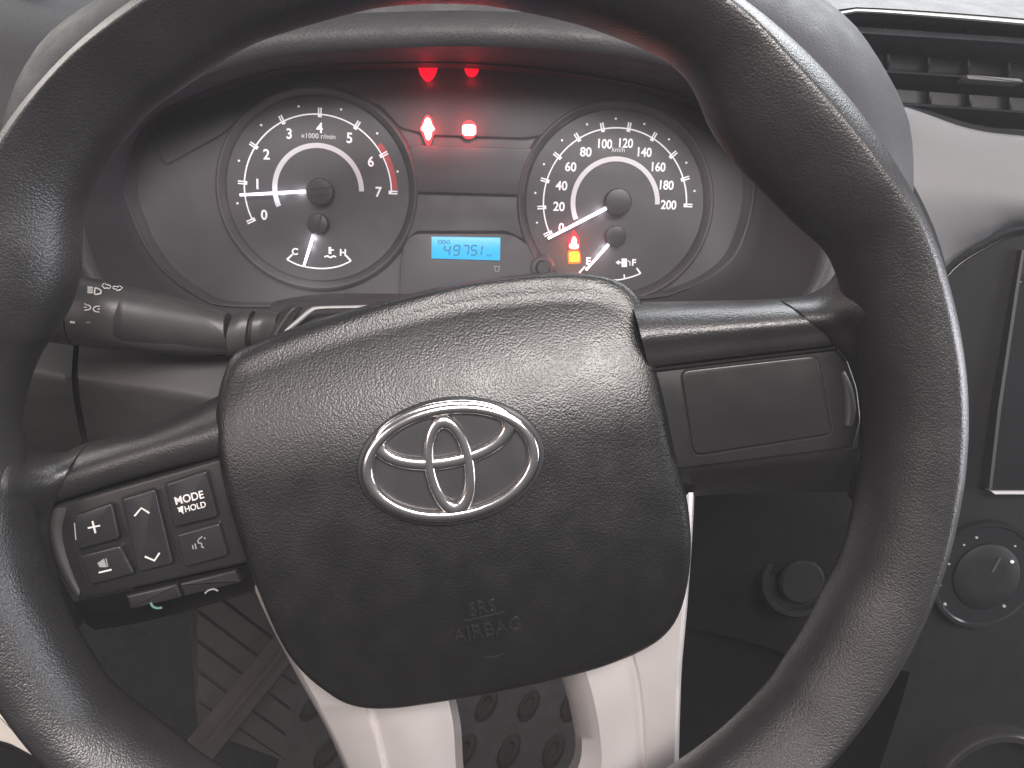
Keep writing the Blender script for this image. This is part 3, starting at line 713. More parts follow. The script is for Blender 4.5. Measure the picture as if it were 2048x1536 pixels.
# ================================================================== STEERING COLUMN
SCV = thing('steering_column_cover', 'brownish grey steering column cover between wheel hub and instrument cluster', 'column cover', (0, 0, -0.12))
patch('lower_cover', [([(160, 690), (230, 692), (330, 700), (440, 712), (520, 715)], -0.100),
                      ([(158, 697), (230, 699), (330, 706), (440, 720), (520, 722)], -0.094),
                      ([(156, 748), (230, 757), (330, 772), (440, 792), (520, 802)], -0.086),
                      ([(157, 756), (230, 766), (330, 782), (440, 802), (520, 812)], -0.085),
                      ([(164, 820), (230, 830), (330, 850), (440, 880), (520, 900)], -0.092),
                      ([(190, 920), (260, 930), (340, 950), (440, 980), (520, 1000)], -0.110),
                      ([(250, 1000), (300, 1020), (360, 1060), (440, 1090), (520, 1100)], -0.160)], M['column'], SCV, n=40, smooth_rows=40)
patch('side_cover', [([(20, 660), (60, 670), (100, 678), (150, 684)], -0.100),
                     ([(10, 668), (56, 680), (98, 688), (147, 693)], -0.094),
                     ([(0, 724), (50, 733), (98, 740), (143, 748)], -0.087),
                     ([(0, 732), (50, 741), (98, 748), (143, 756)], -0.086),
                     ([(0, 800), (50, 806), (100, 812), (150, 818)], -0.092),
                     ([(20, 900), (70, 905), (120, 912), (176, 918)], -0.110),
                     ([(60, 990), (100, 1000), (160, 1010), (235, 1010)], -0.15)], M['column'], SCV, n=30, smooth_rows=40)
cb = np.array([0.0, 0.0, 0.0])
v, f = sect = loft([[(rx * math.cos(2 * math.pi * k / 48), -0.004 + ry * math.sin(2 * math.pi * k / 48), w) for k in range(48)] for rx, ry, w in
                    ((0.040, 0.038, -0.060), (0.046, 0.044, -0.064), (0.054, 0.050, -0.085), (0.060, 0.056, -0.120), (0.062, 0.058, -0.175))], True, True, True)
mesh('column_body', v, f, M['bezel'], SCV, angle=50)
patch('seam', [([(175, 680), (158, 710), (152, 755), (156, 800), (170, 860), (210, 960)], -0.104),
               ([(140, 680), (138, 710), (136, 755), (142, 800), (158, 860), (190, 960)], -0.104)], M['groove'], SCV, n=20)
patch('upper_cover', [([(560, 600), (640, 588), (760, 587), (1000, 590), (1250, 592)], -0.122),
                      ([(545, 606), (630, 596), (760, 594), (1000, 598), (1250, 600)], -0.112),
                      ([(540, 622), (625, 606), (760, 600), (1000, 606), (1250, 610)], -0.103),
                      ([(535, 720), (620, 680), (760, 660), (1000, 660), (1250, 670)], -0.080)], M['bezel'], SCV, n=40, smooth_rows=20)
patch('cover_edge', [([(560, 664), (590, 640), (618, 617), (640, 612), (720, 610), (800, 606)], -0.0855),
                     ([(562, 668), (593, 644), (621, 622), (642, 616), (720, 614), (800, 610)], -0.0835),
                     ([(565, 673), (597, 649), (624, 627), (644, 620), (720, 618), (800, 614)], -0.0855)], M['white_trim'], SCV, n=40, smooth_rows=6, thick=0.001)
patch('stalk_boot', [([(540, 672), (548, 650), (565, 620), (588, 608)], -0.088),
                     ([(545, 676), (560, 650), (580, 622), (600, 610)], -0.080),
                     ([(560, 672), (575, 655), (592, 632), (606, 616)], -0.084)], M['stalk'], SCV, n=24, smooth_rows=14, thick=0.001)

# ================================================================== STALK
ST = thing('light_stalk', 'black grey headlight stalk with white lamp symbols left of the wheel hub', 'stalk', U(480, 650, -0.09))
def sect_loft(secs, n=36, caps=True):
    """secs: (top px, bottom px, w centre, half depth) - oval sections of a lever"""
    rings = []
    for (tx, ty), (bx, by), w, hd in secs:
        t = U(tx, ty, w); b = U(bx, by, w); c = (t + b) / 2; a = (t - b) / 2
        rings.append([c + a * math.copysign(abs(math.cos(q)) ** .85, math.cos(q)) + np.array([0, 0, hd]) * math.copysign(abs(math.sin(q)) ** .85, math.sin(q)) for q in [2 * math.pi * k / n for k in range(n)]])
    A = np.stack(rings, 1); rows = list(np.stack([resample(q, len(secs) * 5) for q in A], 1))
    return loft(rows, True, caps, caps)
v, f = sect_loft([((163, 553), (158, 690), -0.070, 0.013), ((200, 560), (200, 693), -0.070, 0.0135), ((245, 570), (248, 697), -0.071, 0.013), ((300, 582), (310, 704), -0.074, 0.0115),
                  ((360, 598), (375, 708), -0.078, 0.010), ((420, 615), (430, 709), -0.082, 0.0085), ((455, 626), (462, 708), -0.084, 0.008)])
mesh('lever', v, f, M['stalk'], ST)
v, f = sect_loft([((470, 630), (455, 712), -0.085, 0.0078), ((490, 622), (478, 708), -0.086, 0.0085), ((506, 622), (497, 700), -0.087, 0.0085)]); mesh('collar', v, f, M['stalk'], ST)
v, f = sect_loft([((504, 628), (496, 696), -0.088, 0.0065), ((522, 628), (512, 690), -0.089, 0.0065)]); mesh('collar_groove', v, f, M['groove'], ST)
v, f = sect_loft([((516, 622), (508, 694), -0.089, 0.008), ((534, 622), (526, 690), -0.090, 0.008), ((560, 624), (552, 686), -0.093, 0.007)]); mesh('pivot', v, f, M['stalk'], ST)
v, f = sect_loft([((120, 548), (105, 684), -0.070, 0.0118), ((140, 550), (130, 687), -0.070, 0.0132), ((161, 553), (156, 690), -0.070, 0.0134)]); mesh('twist_knob', v, f, M['stalk'], ST)
# dark recessed flank on the lower half of the lever
def lever_front(x, y):
    t = np.clip((x - 150) / 310, 0, 1); top = np.interp(x, [163, 245, 300, 360, 420, 455], [553, 570, 582, 598, 615, 626]); bot = np.interp(x, [163, 245, 310, 375, 430, 460], [690, 697, 704, 708, 709, 708])
    c = (top + bot) / 2; k = np.clip(abs(y - c) / ((bot - top) / 2), 0, .98)
    w = np.interp(x, [163, 245, 300, 360, 420, 455], [-0.070, -0.071, -0.074, -0.078, -0.082, -0.084]); hd = np.interp(x, [163, 245, 300, 360, 420, 455], [0.0134, 0.013, 0.0115, 0.010, 0.0085, 0.008])
    return w + hd * (1 - k ** 2.3) ** (1 / 2.1)
rows = []
top_c = resample([(228, 690), (226, 650), (236, 608), (256, 588), (300, 596), (360, 616), (420, 644), (448, 672), (452, 700)], 40)
for s_ in np.linspace(0, 1, 14):
    row = []
    for x, y in top_c:
        yy = y + (698 - y) * s_
        row.append(U(x, yy, lever_front(x, min(yy, 698)) + 0.0007))
    rows.append(row)
v, f = loft(rows, False); mesh('dark_flank', v, f, M['plastic'], ST)
def sicon(name, strokes, mt_, fills=()):
    pr = []
    for p, wd, cl_ in strokes:
        q = resample(p, max(12, len(p)), cl_); P = np.array([U(x, y, lever_front(x, y) + 0.0005) for x, y in q])
        s = 0.00022
        vv, ff = stroke_vf(P, wd * s, 0, 0.0001, cl_); nn = len(P)
        for i in range(4): vv[i * nn:(i + 1) * nn, 2] += P[:, 2]
        pr.append((vv, ff))
    return mesh(name, *join(pr), M[mt_], ST, smooth=False)
sicon('headlamp_symbol', [(round_poly([(190, 576), (193, 576), (202, 580), (202, 587), (192, 589), (189, 588)], 3), 2.4, True)] +
      [([(175, 574 + k * 3.6), (186, 575 + k * 3.6)], 2.2, False) for k in range(4)], 'ink')
sicon('side_lamp_symbol', [(resample([(175, 610), (181, 613), (180, 618), (173, 620)], 12), 2.4, False), (resample([(194, 612), (187, 616), (188, 621), (194, 624)], 12), 2.4, False),
                           ([(169, 607), (174, 610)], 2, False), ([(168, 614), (174, 615)], 2, False), ([(169, 621), (174, 619)], 2, False),
                           ([(195, 613), (200, 612)], 2, False), ([(195, 618), (200, 618)], 2, False), ([(195, 623), (199, 625)], 2, False)], 'ink')
sicon('arrow_symbol', [([(204, 570), (212, 566), (212, 569), (221, 571), (220, 577), (212, 575), (211, 578)], 1.7, True),
                       ([(245, 576), (237, 571), (236, 574), (228, 572), (226, 577), (235, 579), (234, 582)], 1.7, True)], 'ink')
sicon('off_symbol', [([(176 + 5 * math.cos(a), 649 + 5 * math.sin(a)) for a in [k * math.pi / 6 for k in range(12)]], 2, True)], 'ink_dim')
sicon('index_mark', [([(140, 644), (150, 645)], 4, False)], 'ink')
sicon('index_mark', [([(153, 553), (156, 554)], 4, False)], 'ink')

# ================================================================== STEERING WHEEL
SW = thing('steering_wheel', 'black grained steering wheel with chrome oval emblem and silver lower spokes', 'steering wheel', (0, 0, 0))
RO = 0.1874
inner_px = [(1733, 890), (1736, 840), (1731, 770), (1716, 690), (1698, 610), (1682, 550),
            (1656, 500), (1594, 444), (1530, 380), (1485, 335), (1449, 291), (1424, 250), (1408, 210),
            (1392, 174), (1370, 145), (1330, 112), (1250, 75), (1150, 40), (1000, 8), (900, 0), (781, 5), (683, 24), (537, 68), (469, 98), (415, 132), (351, 176), (288, 222),
            (215, 310), (170, 390), (155, 455), (152, 540), (137, 602), (101, 668), (77, 700), (55, 747), (38, 807), (32, 850), (36, 900), (46, 960), (56, 1020), (66, 1080), (86, 1150),
            (120, 1220), (158, 1290), (205, 1364), (244, 1402), (314, 1455), (410, 1530)]
FLW = [(q[2], q[3]) if len(q) > 2 else (0.0, -0.02) for q in inner_px]; inner_px = [q[:2] for q in inner_px]
IN = [U(x, y, f_[0] * f_[1] + (1 - f_[0]) * -0.009)[:2] for (x, y), f_ in zip(inner_px, FLW)]
end_px = [(1538, 1381), (1576, 1324), (1615, 1263), (1653, 1187), (1687, 1122), (1706, 1060), (1718, 1000), (1728, 940)]
EFL = [(0, -.02)] * 8
EN = [U(x, y, f_[0] * f_[1] + (1 - f_[0]) * -0.009)[:2] for (x, y), f_ in zip(end_px, EFL)]
aL = math.atan2(IN[-1][1], IN[-1][0]) % (2 * math.pi); aR = math.atan2(EN[0][1], EN[0][0]) % (2 * math.pi)
rL, rR = np.linalg.norm(IN[-1]), np.linalg.norm(EN[0])
for k in range(1, 9):
    t = k / 9; a = aL + (aR - aL) * t; rr = rL + (rR - rL) * t; IN.append(np.array([math.cos(a), math.sin(a)]) * rr)
FLW += [(0.0, -0.02)] * 8
IN += EN; FLW += EFL
IN = np.array(IN)
ang = np.unwrap(np.arctan2(IN[:, 1], IN[:, 0]))
for i in range(1, len(ang)): ang[i] = max(ang[i], ang[i - 1] + R(0.5))
full = ang[0] + 2 * math.pi
ang = np.minimum(ang, full - R(0.5) * (len(ang) - np.arange(len(ang))) * 0.2)
# dense
cl_in = []; cl_an = []; cl_fl = []
K = len(IN); SUB = 7
for i in range(K):
    a, b, c, d = IN[i - 1], IN[i], IN[(i + 1) % K], IN[(i + 2) % K]
    a1 = ang[i]; a2 = ang[i + 1] if i + 1 < K else full
    for j in range(SUB):
        t = j / SUB
        cl_in.append(0.5 * (2 * b + (c - a) * t + (2 * a - 5 * b + 4 * c - d) * t * t + (3 * b - a - 3 * c + d) * t ** 3)); cl_an.append(a1 + (a2 - a1) * t)
        cl_fl.append(np.array(FLW[i]) * (1 - t) + np.array(FLW[(i + 1) % K]) * t)
cl_in = np.array(cl_in); cl_an = np.array(cl_an)
# smooth the outer angles a little so the sections fan evenly
for _ in range(300):
    e = np.concatenate([[cl_an[-1] - 2 * math.pi], cl_an, [cl_an[0] + 2 * math.pi]]); cl_an = (e[:-2] + e[1:-1] + e[2:]) / 3
# section: s 0 inner .. 1 outer ; soft ridge at s = .7 on the front
sec_r = [(0.0, -0.0115), (0.02, -0.0045), (0.09, 0.0030), (0.25, 0.0100), (0.44, 0.0140), (0.61, 0.0150), (0.72, 0.0142), (0.86, 0.0095), (0.965, 0.0010), (1.0, -0.006),
         (0.97, -0.011), (0.86, -0.0155), (0.70, -0.0175), (0.5, -0.0185), (0.3, -0.0185), (0.13, -0.0175), (0.03, -0.015)]
sec_c = [(0.0, -0.0115), (0.02, -0.0065), (0.09, -0.0010), (0.27, 0.0050), (0.48, 0.0112), (0.625, 0.0158), (0.665, 0.0157), (0.83, 0.0098), (0.970, 0.0030), (1.0, -0.006),
         (0.97, -0.011), (0.86, -0.0155), (0.70, -0.0175), (0.5, -0.0185), (0.3, -0.0185), (0.13, -0.0175), (0.03, -0.015)]
sec_r = resample(sec_r, 48, True) if False else np.array([sec_r[i] for i in range(17)]); sec_c = np.array(sec_c)
def spl(P, k=3):
    n_ = len(P); out = []
    for i in range(n_):
        a, b, c, d = P[i - 1], P[i], P[(i + 1) % n_], P[(i + 2) % n_]
        for j in range(k):
            t = j / k; out.append(0.5 * (2 * b + (c - a) * t + (2 * a - 5 * b + 4 * c - d) * t * t + (3 * b - a - 3 * c + d) * t ** 3))
    return np.array(out)
SR, SCc = spl(sec_r), spl(sec_c)
rings = []
for p, a, (fl, win) in zip(cl_in, cl_an, cl_fl):
    q = np.array([math.cos(a), math.sin(a)]) * RO
    dg_ = math.degrees(a) % 360
    # ridge strongest over the lower arc and the upper left arc
    k = max(math.exp(-((dg_ - 290) / 48) ** 2), 0.9 * math.exp(-((dg_ - 132) / 30) ** 2), 0.45 * math.exp(-((dg_ - 50) / 30) ** 2))
    S = SR * (1 - k) + SCc * k
    rg = []
    for j_, (s_, w) in enumerate(S):
        e = p + (q - p) * s_
        if fl > 0:
            # where the rim runs out into a spoke its front meets the spoke flush
            front = j_ < 30
            if front and s_ < 0.66:
                t = np.clip(s_ / 0.66, 0, 1); t = t * t * (3 - 2 * t) * .75 + t * .25
                w = w * (1 - fl) + fl * (win + (0.0145 - win) * t)
            elif not front and s_ < 0.6:
                t = np.clip(s_ / 0.6, 0, 1)
                w = w * (1 - fl) + fl * (min(win - 0.003, -0.0175) * (1 - t) + -0.0175 * t)
        rg.append((e[0], e[1], w))
    rings.append(rg)
A_ = np.array(rings)
for _ in range(30):                                   # let the height settle along the sweep
    A_[:, :, 2] = (np.roll(A_[:, :, 2], 1, 0) + A_[:, :, 2] + np.roll(A_[:, :, 2], -1, 0)) / 3
rings = list(A_)
rings.append(rings[0])
v, f = loft(rings); mesh('rim', v, f, M['leather'], SW, angle=180)

# where the rim runs out into the two upper spokes
patch('spoke_root', [([(1558, 597), (1612, 590), (1655, 566), (1690, 515), (1712, 470)], [-0.0430, -0.0380, -0.0305, -0.0200, -0.0180]),
                     ([(1564, 602), (1622, 597), (1672, 576), (1715, 535), (1745, 500)], [-0.0293, -0.0250, -0.0175, -0.0070, -0.0060]),
                     ([(1590, 617), (1645, 611), (1700, 595), (1750, 572), (1790, 550)], [-0.0208, -0.0165, -0.0080, 0.0008, 0.0020]),
                     ([(1620, 642), (1670, 636), (1725, 625), (1780, 612), (1820, 600)], [-0.0158, -0.0112, -0.0020, 0.0055, 0.0045]),
                     ([(1650, 664), (1695, 662), (1740, 655), (1790, 650), (1830, 645)], [-0.0172, -0.0115, -0.0030, 0.0055, 0.0045]),
                     ([(1668, 690), (1705, 700), (1745, 703), (1795, 703), (1835, 703)], [-0.0190, -0.0130, -0.0040, 0.0055, 0.0045]),
                     ([(1694, 722), (1722, 740), (1757, 747), (1802, 750), (1840, 750)], [-0.0195, -0.0135, -0.0045, 0.0052, 0.0045]),
                     ([(1714, 780), (1736, 792), (1768, 798), (1808, 800), (1845, 800)], [-0.0200, -0.0140, -0.0050, 0.0050, 0.0045]),
                     ([(1720, 840), (1742, 848), (1770, 852), (1808, 855), (1845, 855)], [-0.0205, -0.0145, -0.0055, 0.0048, 0.0045]),
                     ([(1714, 896), (1736, 902), (1765, 906), (1803, 908), (1842, 908)], [-0.0220, -0.0160, -0.0065, 0.0042, 0.0045]),
                     ([(1705, 942), (1726, 952), (1756, 958), (1796, 962), (1838, 962)], [-0.0290, -0.0200, -0.0095, 0.0030, 0.0035]),
                     ([(1695, 990), (1712, 1010), (1742, 1020), (1785, 1025), (1830, 1025)], [-0.0480, -0.0300, -0.0155, 0.0000, 0.0000])], M['leather'], SW, n=40, smooth_rows=60, angle=180)
patch('spoke_root', [([(175, 884), (132, 903), (85, 901), (48, 870), (30, 830), (15, 790)], [-0.0520, -0.0473, -0.0387, -0.0275, -0.0250, -0.0260]),
                     ([(170, 893), (126, 911), (78, 914), (34, 890), (10, 860), (-10, 830)], [-0.0372, -0.0333, -0.0247, -0.0145, -0.0120, -0.0140]),
                     ([(150, 917), (110, 931), (62, 937), (18, 924), (-15, 905), (-40, 885)], [-0.0258, -0.0218, -0.0132, -0.0045, -0.0035, -0.0060]),
                     ([(129, 955), (95, 965), (50, 971), (5, 968), (-30, 960), (-55, 950)], [-0.0198, -0.0158, -0.0077, 0.0005, -0.0005, -0.0040]),
                     ([(112, 1000), (82, 1008), (44, 1012), (4, 1010), (-30, 1005), (-55, 1000)], [-0.0215, -0.0163, -0.0079, 0.0005, -0.0005, -0.0040]),
                     ([(98, 1040), (70, 1045), (40, 1048), (5, 1048), (-30, 1046), (-52, 1046)], [-0.0232, -0.0173, -0.0087, 0.0003, -0.0005, -0.0040]),
                     ([(102, 1092), (78, 1097), (50, 1101), (15, 1104), (-18, 1106), (-42, 1108)], [-0.0236, -0.0173, -0.0087, 0.0003, -0.0005, -0.0040]),
                     ([(120, 1150), (97, 1158), (70, 1163), (36, 1169), (2, 1175), (-22, 1180)], [-0.0245, -0.0178, -0.0092, -0.0005, -0.0010, -0.0040]),
                     ([(149, 1206), (128, 1216), (100, 1223), (66, 1231), (32, 1240), (5, 1248)], [-0.0290, -0.0203, -0.0112, -0.0015, -0.0020, -0.0045]),
                     ([(168, 1246), (150, 1258), (124, 1268), (94, 1278), (62, 1290), (35, 1300)], [-0.0460, -0.0313, -0.0187, -0.0065, -0.0060, -0.0070])], M['leather'], SW, n=44, smooth_rows=60, angle=180)

# ---- airbag cover
ab_px = [(452, 742), (470, 707), (510, 686), (560, 667), (650, 638), (760, 607), (870, 580), (960, 563), (1060, 552), (1140, 548), (1195, 551), (1236, 562), (1266, 582),
         (1286, 612), (1300, 655), (1312, 712), (1325, 785), (1341, 865), (1358, 940), (1371, 1010), (1376, 1080), (1371, 1150), (1356, 1212), (1330, 1254), (1290, 1285),
         (1230, 1311), (1150, 1335), (1050, 1358), (950, 1378), (850, 1395), (790, 1403), (735, 1402), (690, 1389), (650, 1361), (613, 1327), (580, 1283), (553, 1228),
         (530, 1170), (506, 1105), (482, 1030), (462, 960), (447, 890), (440, 825), (443, 778)]
AB = np.array([U(x, y, -0.034) for x, y in resample(ab_px, 200, True)])
DV = np.array([math.cos(R(100)), math.sin(R(100))])           # 'up' of the turned wheel
acen = np.array([*U(905, 985, -0.02)[:2]])
def face_w(u, v_):
    """height of the front of the cover"""
    t = ((u - acen[0]) * DV[0] + (v_ - acen[1]) * DV[1])
    x = ((u - acen[0]) * DV[1] - (v_ - acen[1]) * DV[0])
    top = np.clip((t - 0.014) / 0.056, 0, 1.3)
    return -0.0135 - 0.0175 * top ** 2.0 - 0.0022 * (x / 0.08) ** 2 - 0.0065 * np.clip((-t - 0.005) / 0.07, 0, 1.2) ** 2
tt = (AB[:, 0] - acen[0]) * DV[0] + (AB[:, 1] - acen[1]) * DV[1]
topk = np.clip((tt - 0.045) / 0.02, 0, 1)
xs_ = (AB[:, 0] - acen[0]) * DV[1] - (AB[:, 1] - acen[1]) * DV[0]
rightk = np.clip((xs_ - 0.05) / 0.02, 0, 1) * (1 - topk)
wallw = 0.0055 + 0.0035 * rightk + 0.004 * topk
rings = []
b0 = AB.copy(); b0[:, 2] = -0.062; rings.append(b0)
b1 = AB.copy(); b1[:, 2] = -0.034; rings.append(b1)
# rounded shoulder
edge = offset_in(AB, wallw); ew = np.array([face_w(a, b) for a, b in edge[:, :2]])
for a in (12, 25, 40, 55, 70, 85):
    t = R(a); q = offset_in(AB, wallw * (1 - math.cos(t)) ** 1.0)
    q[:, 2] = -0.034 + (ew + 0.034 - 0.0006) * math.sin(t) ** 0.9; rings.append(q)
e3 = offset_in(AB, wallw * 1.25); e3[:, 2] = [face_w(a, b) for a, b in e3[:, :2]]; rings.append(e3)
for s_ in np.linspace(0.95, 0.05, 19):
    q = e3.copy(); q[:, :2] = acen + (e3[:, :2] - acen) * s_; q[:, 2] = [face_w(a, b) for a, b in q[:, :2]]; rings.append(q)
v, f = loft(rings, True, True, True); AC = mesh('airbag_cover', v, f, M['airbag'], SW, angle=75)
def face_px(x, y, up_=0.0):
    w = -0.015
    for _ in range(4):
        p = U(x, y, w); w = face_w(p[0], p[1])
    return w + up_
# embossed writing
for s_, x, y, h_ in (('SRS', 965, 1214, 25), ('AIRBAG', 974, 1258, 27)):
    mesh('embossed_text', *ptext_vf(s_, x, y, h_, lambda a, b: face_px(a, b, -0.0001), 11, 0.0, 1.05, 0.0009), M['emboss'], AC, smooth=False)
pr = [pstroke_vf(resample([(968, 1313), (985, 1314), (1000, 1310), (1006, 1305)], 10), 3, face_px(987, 1312), 0.0003)]
pr.append(pstroke_vf(resample([(930, 1241), (990, 1228), (1010, 1223)], 8), 3, face_px(970, 1232), 0.0003))
mesh('embossed_mark', *join(pr), M['emboss'], AC, smooth=False)

# ---- emblem: three ovals in chrome on a dark bed
EC = np.array([901.5, 923.0]); KE = 1 / 4.655
def ell(cx, cy, a, b, rot, n=120):
    """oval given in the close-up's pixels, turned rot degrees anticlockwise"""
    out = []; c_, s_ = math.cos(R(rot)), math.sin(R(rot))
    for k in range(n):
        t = 2 * math.pi * k / n; x = a * math.cos(t); y = b * math.sin(t)
        out.append((680 + (cx + x * c_ - y * s_ * -1 * -1) * KE if False else 680 + (cx + x * c_ - y * s_) * KE, 780 + (cy - (x * s_ + y * c_)) * KE))
    return np.array(out)
# plane of the emblem: tangent of the cover at its centre
ew0 = face_px(*EC); pe = U(EC[0], EC[1], ew0)
gx = (face_w(pe[0] + .012, pe[1]) - face_w(pe[0] - .012, pe[1])) / .024; gy = (face_w(pe[0], pe[1] + .012) - face_w(pe[0], pe[1] - .012)) / .024
en = np.array([-gx, -gy, 1.0]); en /= np.linalg.norm(en)
def ep(P, h): return np.array([UPL(x, y, pe + en * 0.0008, en) for x, y in P]) + en * h
def band(outer, inner, top):
    n_ = len(outer); rings = []
    for t, h in ((0, -0.002), (0, top * .35), (0.13, top * .85), (0.26, top), (0.5, top * 1.02), (0.74, top), (0.87, top * .85), (1, top * .35), (1, -0.002)):
        rings.append(ep(outer * (1 - t) + inner * t, h))
    return loft(rings)
E1o, E1i = ell(1030, 667, 841, 551, 8.7), ell(1032, 662, 712, 434, 8.7)
E2o, E2i = ell(968, 414, 676, 322, 9.5), ell(962, 396, 538, 200, 9.5)
E3o, E3i = ell(1022, 702, 242, 488, 9.5), ell(1018, 688, 124, 328, 9.5)
v, f = join([band(E1o, E1i, 0.0034), band(E2o, E2i, 0.0030), band(E3o, E3i, 0.0032)])
bedp = ell(1030, 667, 880, 590, 8.7)
rg = [ep(bedp, -0.004), ep(bedp, -0.0002), ep(ell(1030, 667, 860, 570, 8.7), 0.0003), ep(ell(1030, 667, 600, 400, 8.7), 0.0004)]
bv, bf = loft(rg, True, True, True); mesh('emblem_bed', bv, bf, M['emblem_bed'], AC, angle=60)
mesh('emblem', v, f, M['chrome'], AC, angle=75)

# ---- right spoke
patch('right_spoke_cover', [([(1262, 606), (1285, 604), (1400, 602), (1500, 600), (1562, 598), (1640, 610)], -0.040),
                            ([(1265, 614), (1288, 611), (1400, 608), (1500, 606), (1566, 603), (1640, 622)], -0.030),
                            ([(1272, 634), (1294, 632), (1400, 627), (1500, 622), (1590, 618), (1650, 630)], -0.0215),
                            ([(1282, 671), (1304, 668), (1400, 660), (1500, 652), (1620, 642), (1680, 640)], -0.0165),
                            ([(1290, 704), (1312, 700), (1400, 690), (1500, 679), (1650, 664), (1700, 660)], -0.0180),
                            ([(1298, 734), (1320, 730), (1400, 720), (1500, 708), (1664, 690), (1720, 684)], -0.0205),
                            ([(1298, 738), (1321, 734), (1400, 724), (1500, 712), (1664, 694), (1720, 688)], -0.030)], M['spoke'], SW, n=48, smooth_rows=36)
rp = pprism('right_blank_panel', [(1290, 740), (1335, 734), (1668, 695), (1694, 712), (1716, 775), (1724, 840), (1708, 896), (1400, 934), (1300, 946)], -0.045, -0.0215, M['plastic_smooth'], SW, r=0.0012, rad=10)
pprism('blank_cover', [(1362, 742), (1634, 711), (1664, 868), (1388, 911)], -0.024, -0.0203, M['plastic_smooth'], rp, r=0.0007, rad=18)
v, f = pstroke_vf(round_poly([(1360, 739), (1637, 707), (1668, 871), (1386, 915)], 20), 2.5, -0.0214, 0.0002, True); mesh('groove', v, f, M['groove'], rp, smooth=False)
patch('right_spoke_edge', [([(1300, 738), (1334, 735), (1500, 715), (1672, 694)], -0.0205), ([(1300, 741), (1335, 738), (1500, 718), (1674, 697)], -0.0196),
                           ([(1300, 745), (1335, 742), (1500, 722), (1676, 701)], -0.0212)], M['plastic_smooth'], rp, n=30)
# pale strip on the outer end of the panel
patch('panel_end', [([(1690, 742), (1705, 775), (1712, 820), (1706, 850)], -0.0205), ([(1684, 745), (1694, 775), (1700, 820), (1696, 852)], -0.0197),
                    ([(1678, 748), (1686, 778), (1690, 820), (1688, 850)], -0.0212)], M['stalk'], rp, n=20, smooth_rows=8)
patch('right_spoke_underside', [([(1290, 948), (1400, 932), (1550, 915), (1705, 897), (1740, 890)], -0.0228),
                                ([(1290, 960), (1400, 945), (1550, 930), (1703, 915), (1740, 910)], -0.028),
                                ([(1290, 1000), (1385, 992), (1550, 985), (1700, 985), (1740, 985)], -0.062)], M['plastic'], SW, n=30, smooth_rows=14)

# ---- left spoke with buttons
patch('left_spoke_cover', [([(520, 752), (440, 790), (370, 822), (300, 850), (230, 872), (172, 886), (130, 905)], -0.050),
                           ([(520, 758), (440, 797), (370, 829), (300, 857), (230, 878), (168, 894), (125, 915)], -0.038),
                           ([(520, 785), (440, 822), (370, 848), (300, 872), (230, 892), (150, 918), (112, 938)], -0.0265),
                           ([(520, 835), (440, 862), (370, 882), (300, 902), (230, 924), (130, 956), (100, 970)], -0.0205),
                           ([(520, 880), (440, 908), (370, 925), (300, 943), (230, 963), (118, 1000), (90, 1010)], -0.0225),
                           ([(520, 885), (440, 913), (370, 931), (300, 949), (230, 969), (112, 1007), (85, 1018)], -0.032)], M['spoke'], SW, n=48, smooth_rows=36)
bp = pprism('left_button_panel', [(85, 1025), (112, 1010), (440, 916), (520, 895), (560, 1110), (505, 1125), (152, 1204), (118, 1155), (98, 1095), (90, 1040)], -0.055, -0.0235, M['plastic_smooth'], SW, r=0.0016, rad=14)
patch('panel_end', [([(104, 1020), (97, 1060), (106, 1110), (126, 1158), (150, 1198)], -0.0245), ([(116, 1016), (108, 1060), (116, 1108), (136, 1154), (158, 1192)], -0.0222),
                    ([(134, 1014), (124, 1060), (131, 1104), (146, 1148), (160, 1180)], -0.0232)], M['stalk'], bp, n=24, smooth_rows=10)
def button(nm, pts, lab=None, w1=-0.0205, rad=7):
    # dark gap round the key
    cx, cy = np.mean(pts, axis=0); big = [(cx + (x - cx) * 1.06, cy + (y - cy) * 1.06) for x, y in pts]
    b = pprism(nm, pts, -0.026, w1, M['button'], SW, r=0.0008, rad=rad)
    g = pprism('gap', big, -0.0245, -0.0232, M['groove'], b, rad=rad)
    return b
bw = -0.0204
b = button('volume_up_button', [(146, 1032), (222, 1006), (238, 1078), (154, 1101)])
mesh('plus_symbol', *join([pstroke_vf([(176, 1056), (200, 1051)], 3, bw, .0002), pstroke_vf([(185, 1042), (191, 1066)], 3, bw + .00005, .0002)]), M['ink'], b, smooth=False)
mesh('pale_stroke', *join([pstroke_vf([(149, 1046), (152, 1080)], 2, bw - .0002, .0001)]), M['ink_dim'], b, smooth=False)  # pale line along the key's left edge
b = button('volume_down_button', [(158, 1112), (239, 1091), (268, 1148), (180, 1171)])
mesh('minus_symbol', *pstroke_vf([(198, 1145), (223, 1139)], 3.2, bw, .0002), M['ink'], b, smooth=False)
mesh('speaker_symbol', *join([prism_vf(px_outline([(195, 1126), (208, 1117), (214, 1134), (200, 1134)], bw), bw - .0002, bw + .0002), pstroke_vf([(212, 1117), (216, 1133)], 2, bw, .0002)]), M['ink_dim'], b, smooth=False)
b = button('seek_button', [(243, 998), (309, 978), (345, 1128), (276, 1146)])
mesh('up_symbol', *pstroke_vf([(269, 1032), (283, 1016), (299, 1026)], 3.4, bw, .0002), M['ink'], b, smooth=False)
mesh('down_symbol', *pstroke_vf([(290, 1113), (309, 1121), (319, 1106)], 3.4, bw, .0002), M['ink'], b, smooth=False)
b = button('mode_button', [(330, 968), (412, 941), (436, 1034), (347, 1056)])
mesh('mode_text', *ptext_vf('MODE', 379, 995, 16, bw, 14, 0.012, 0.95, .0003), M['ink'], b, smooth=False)
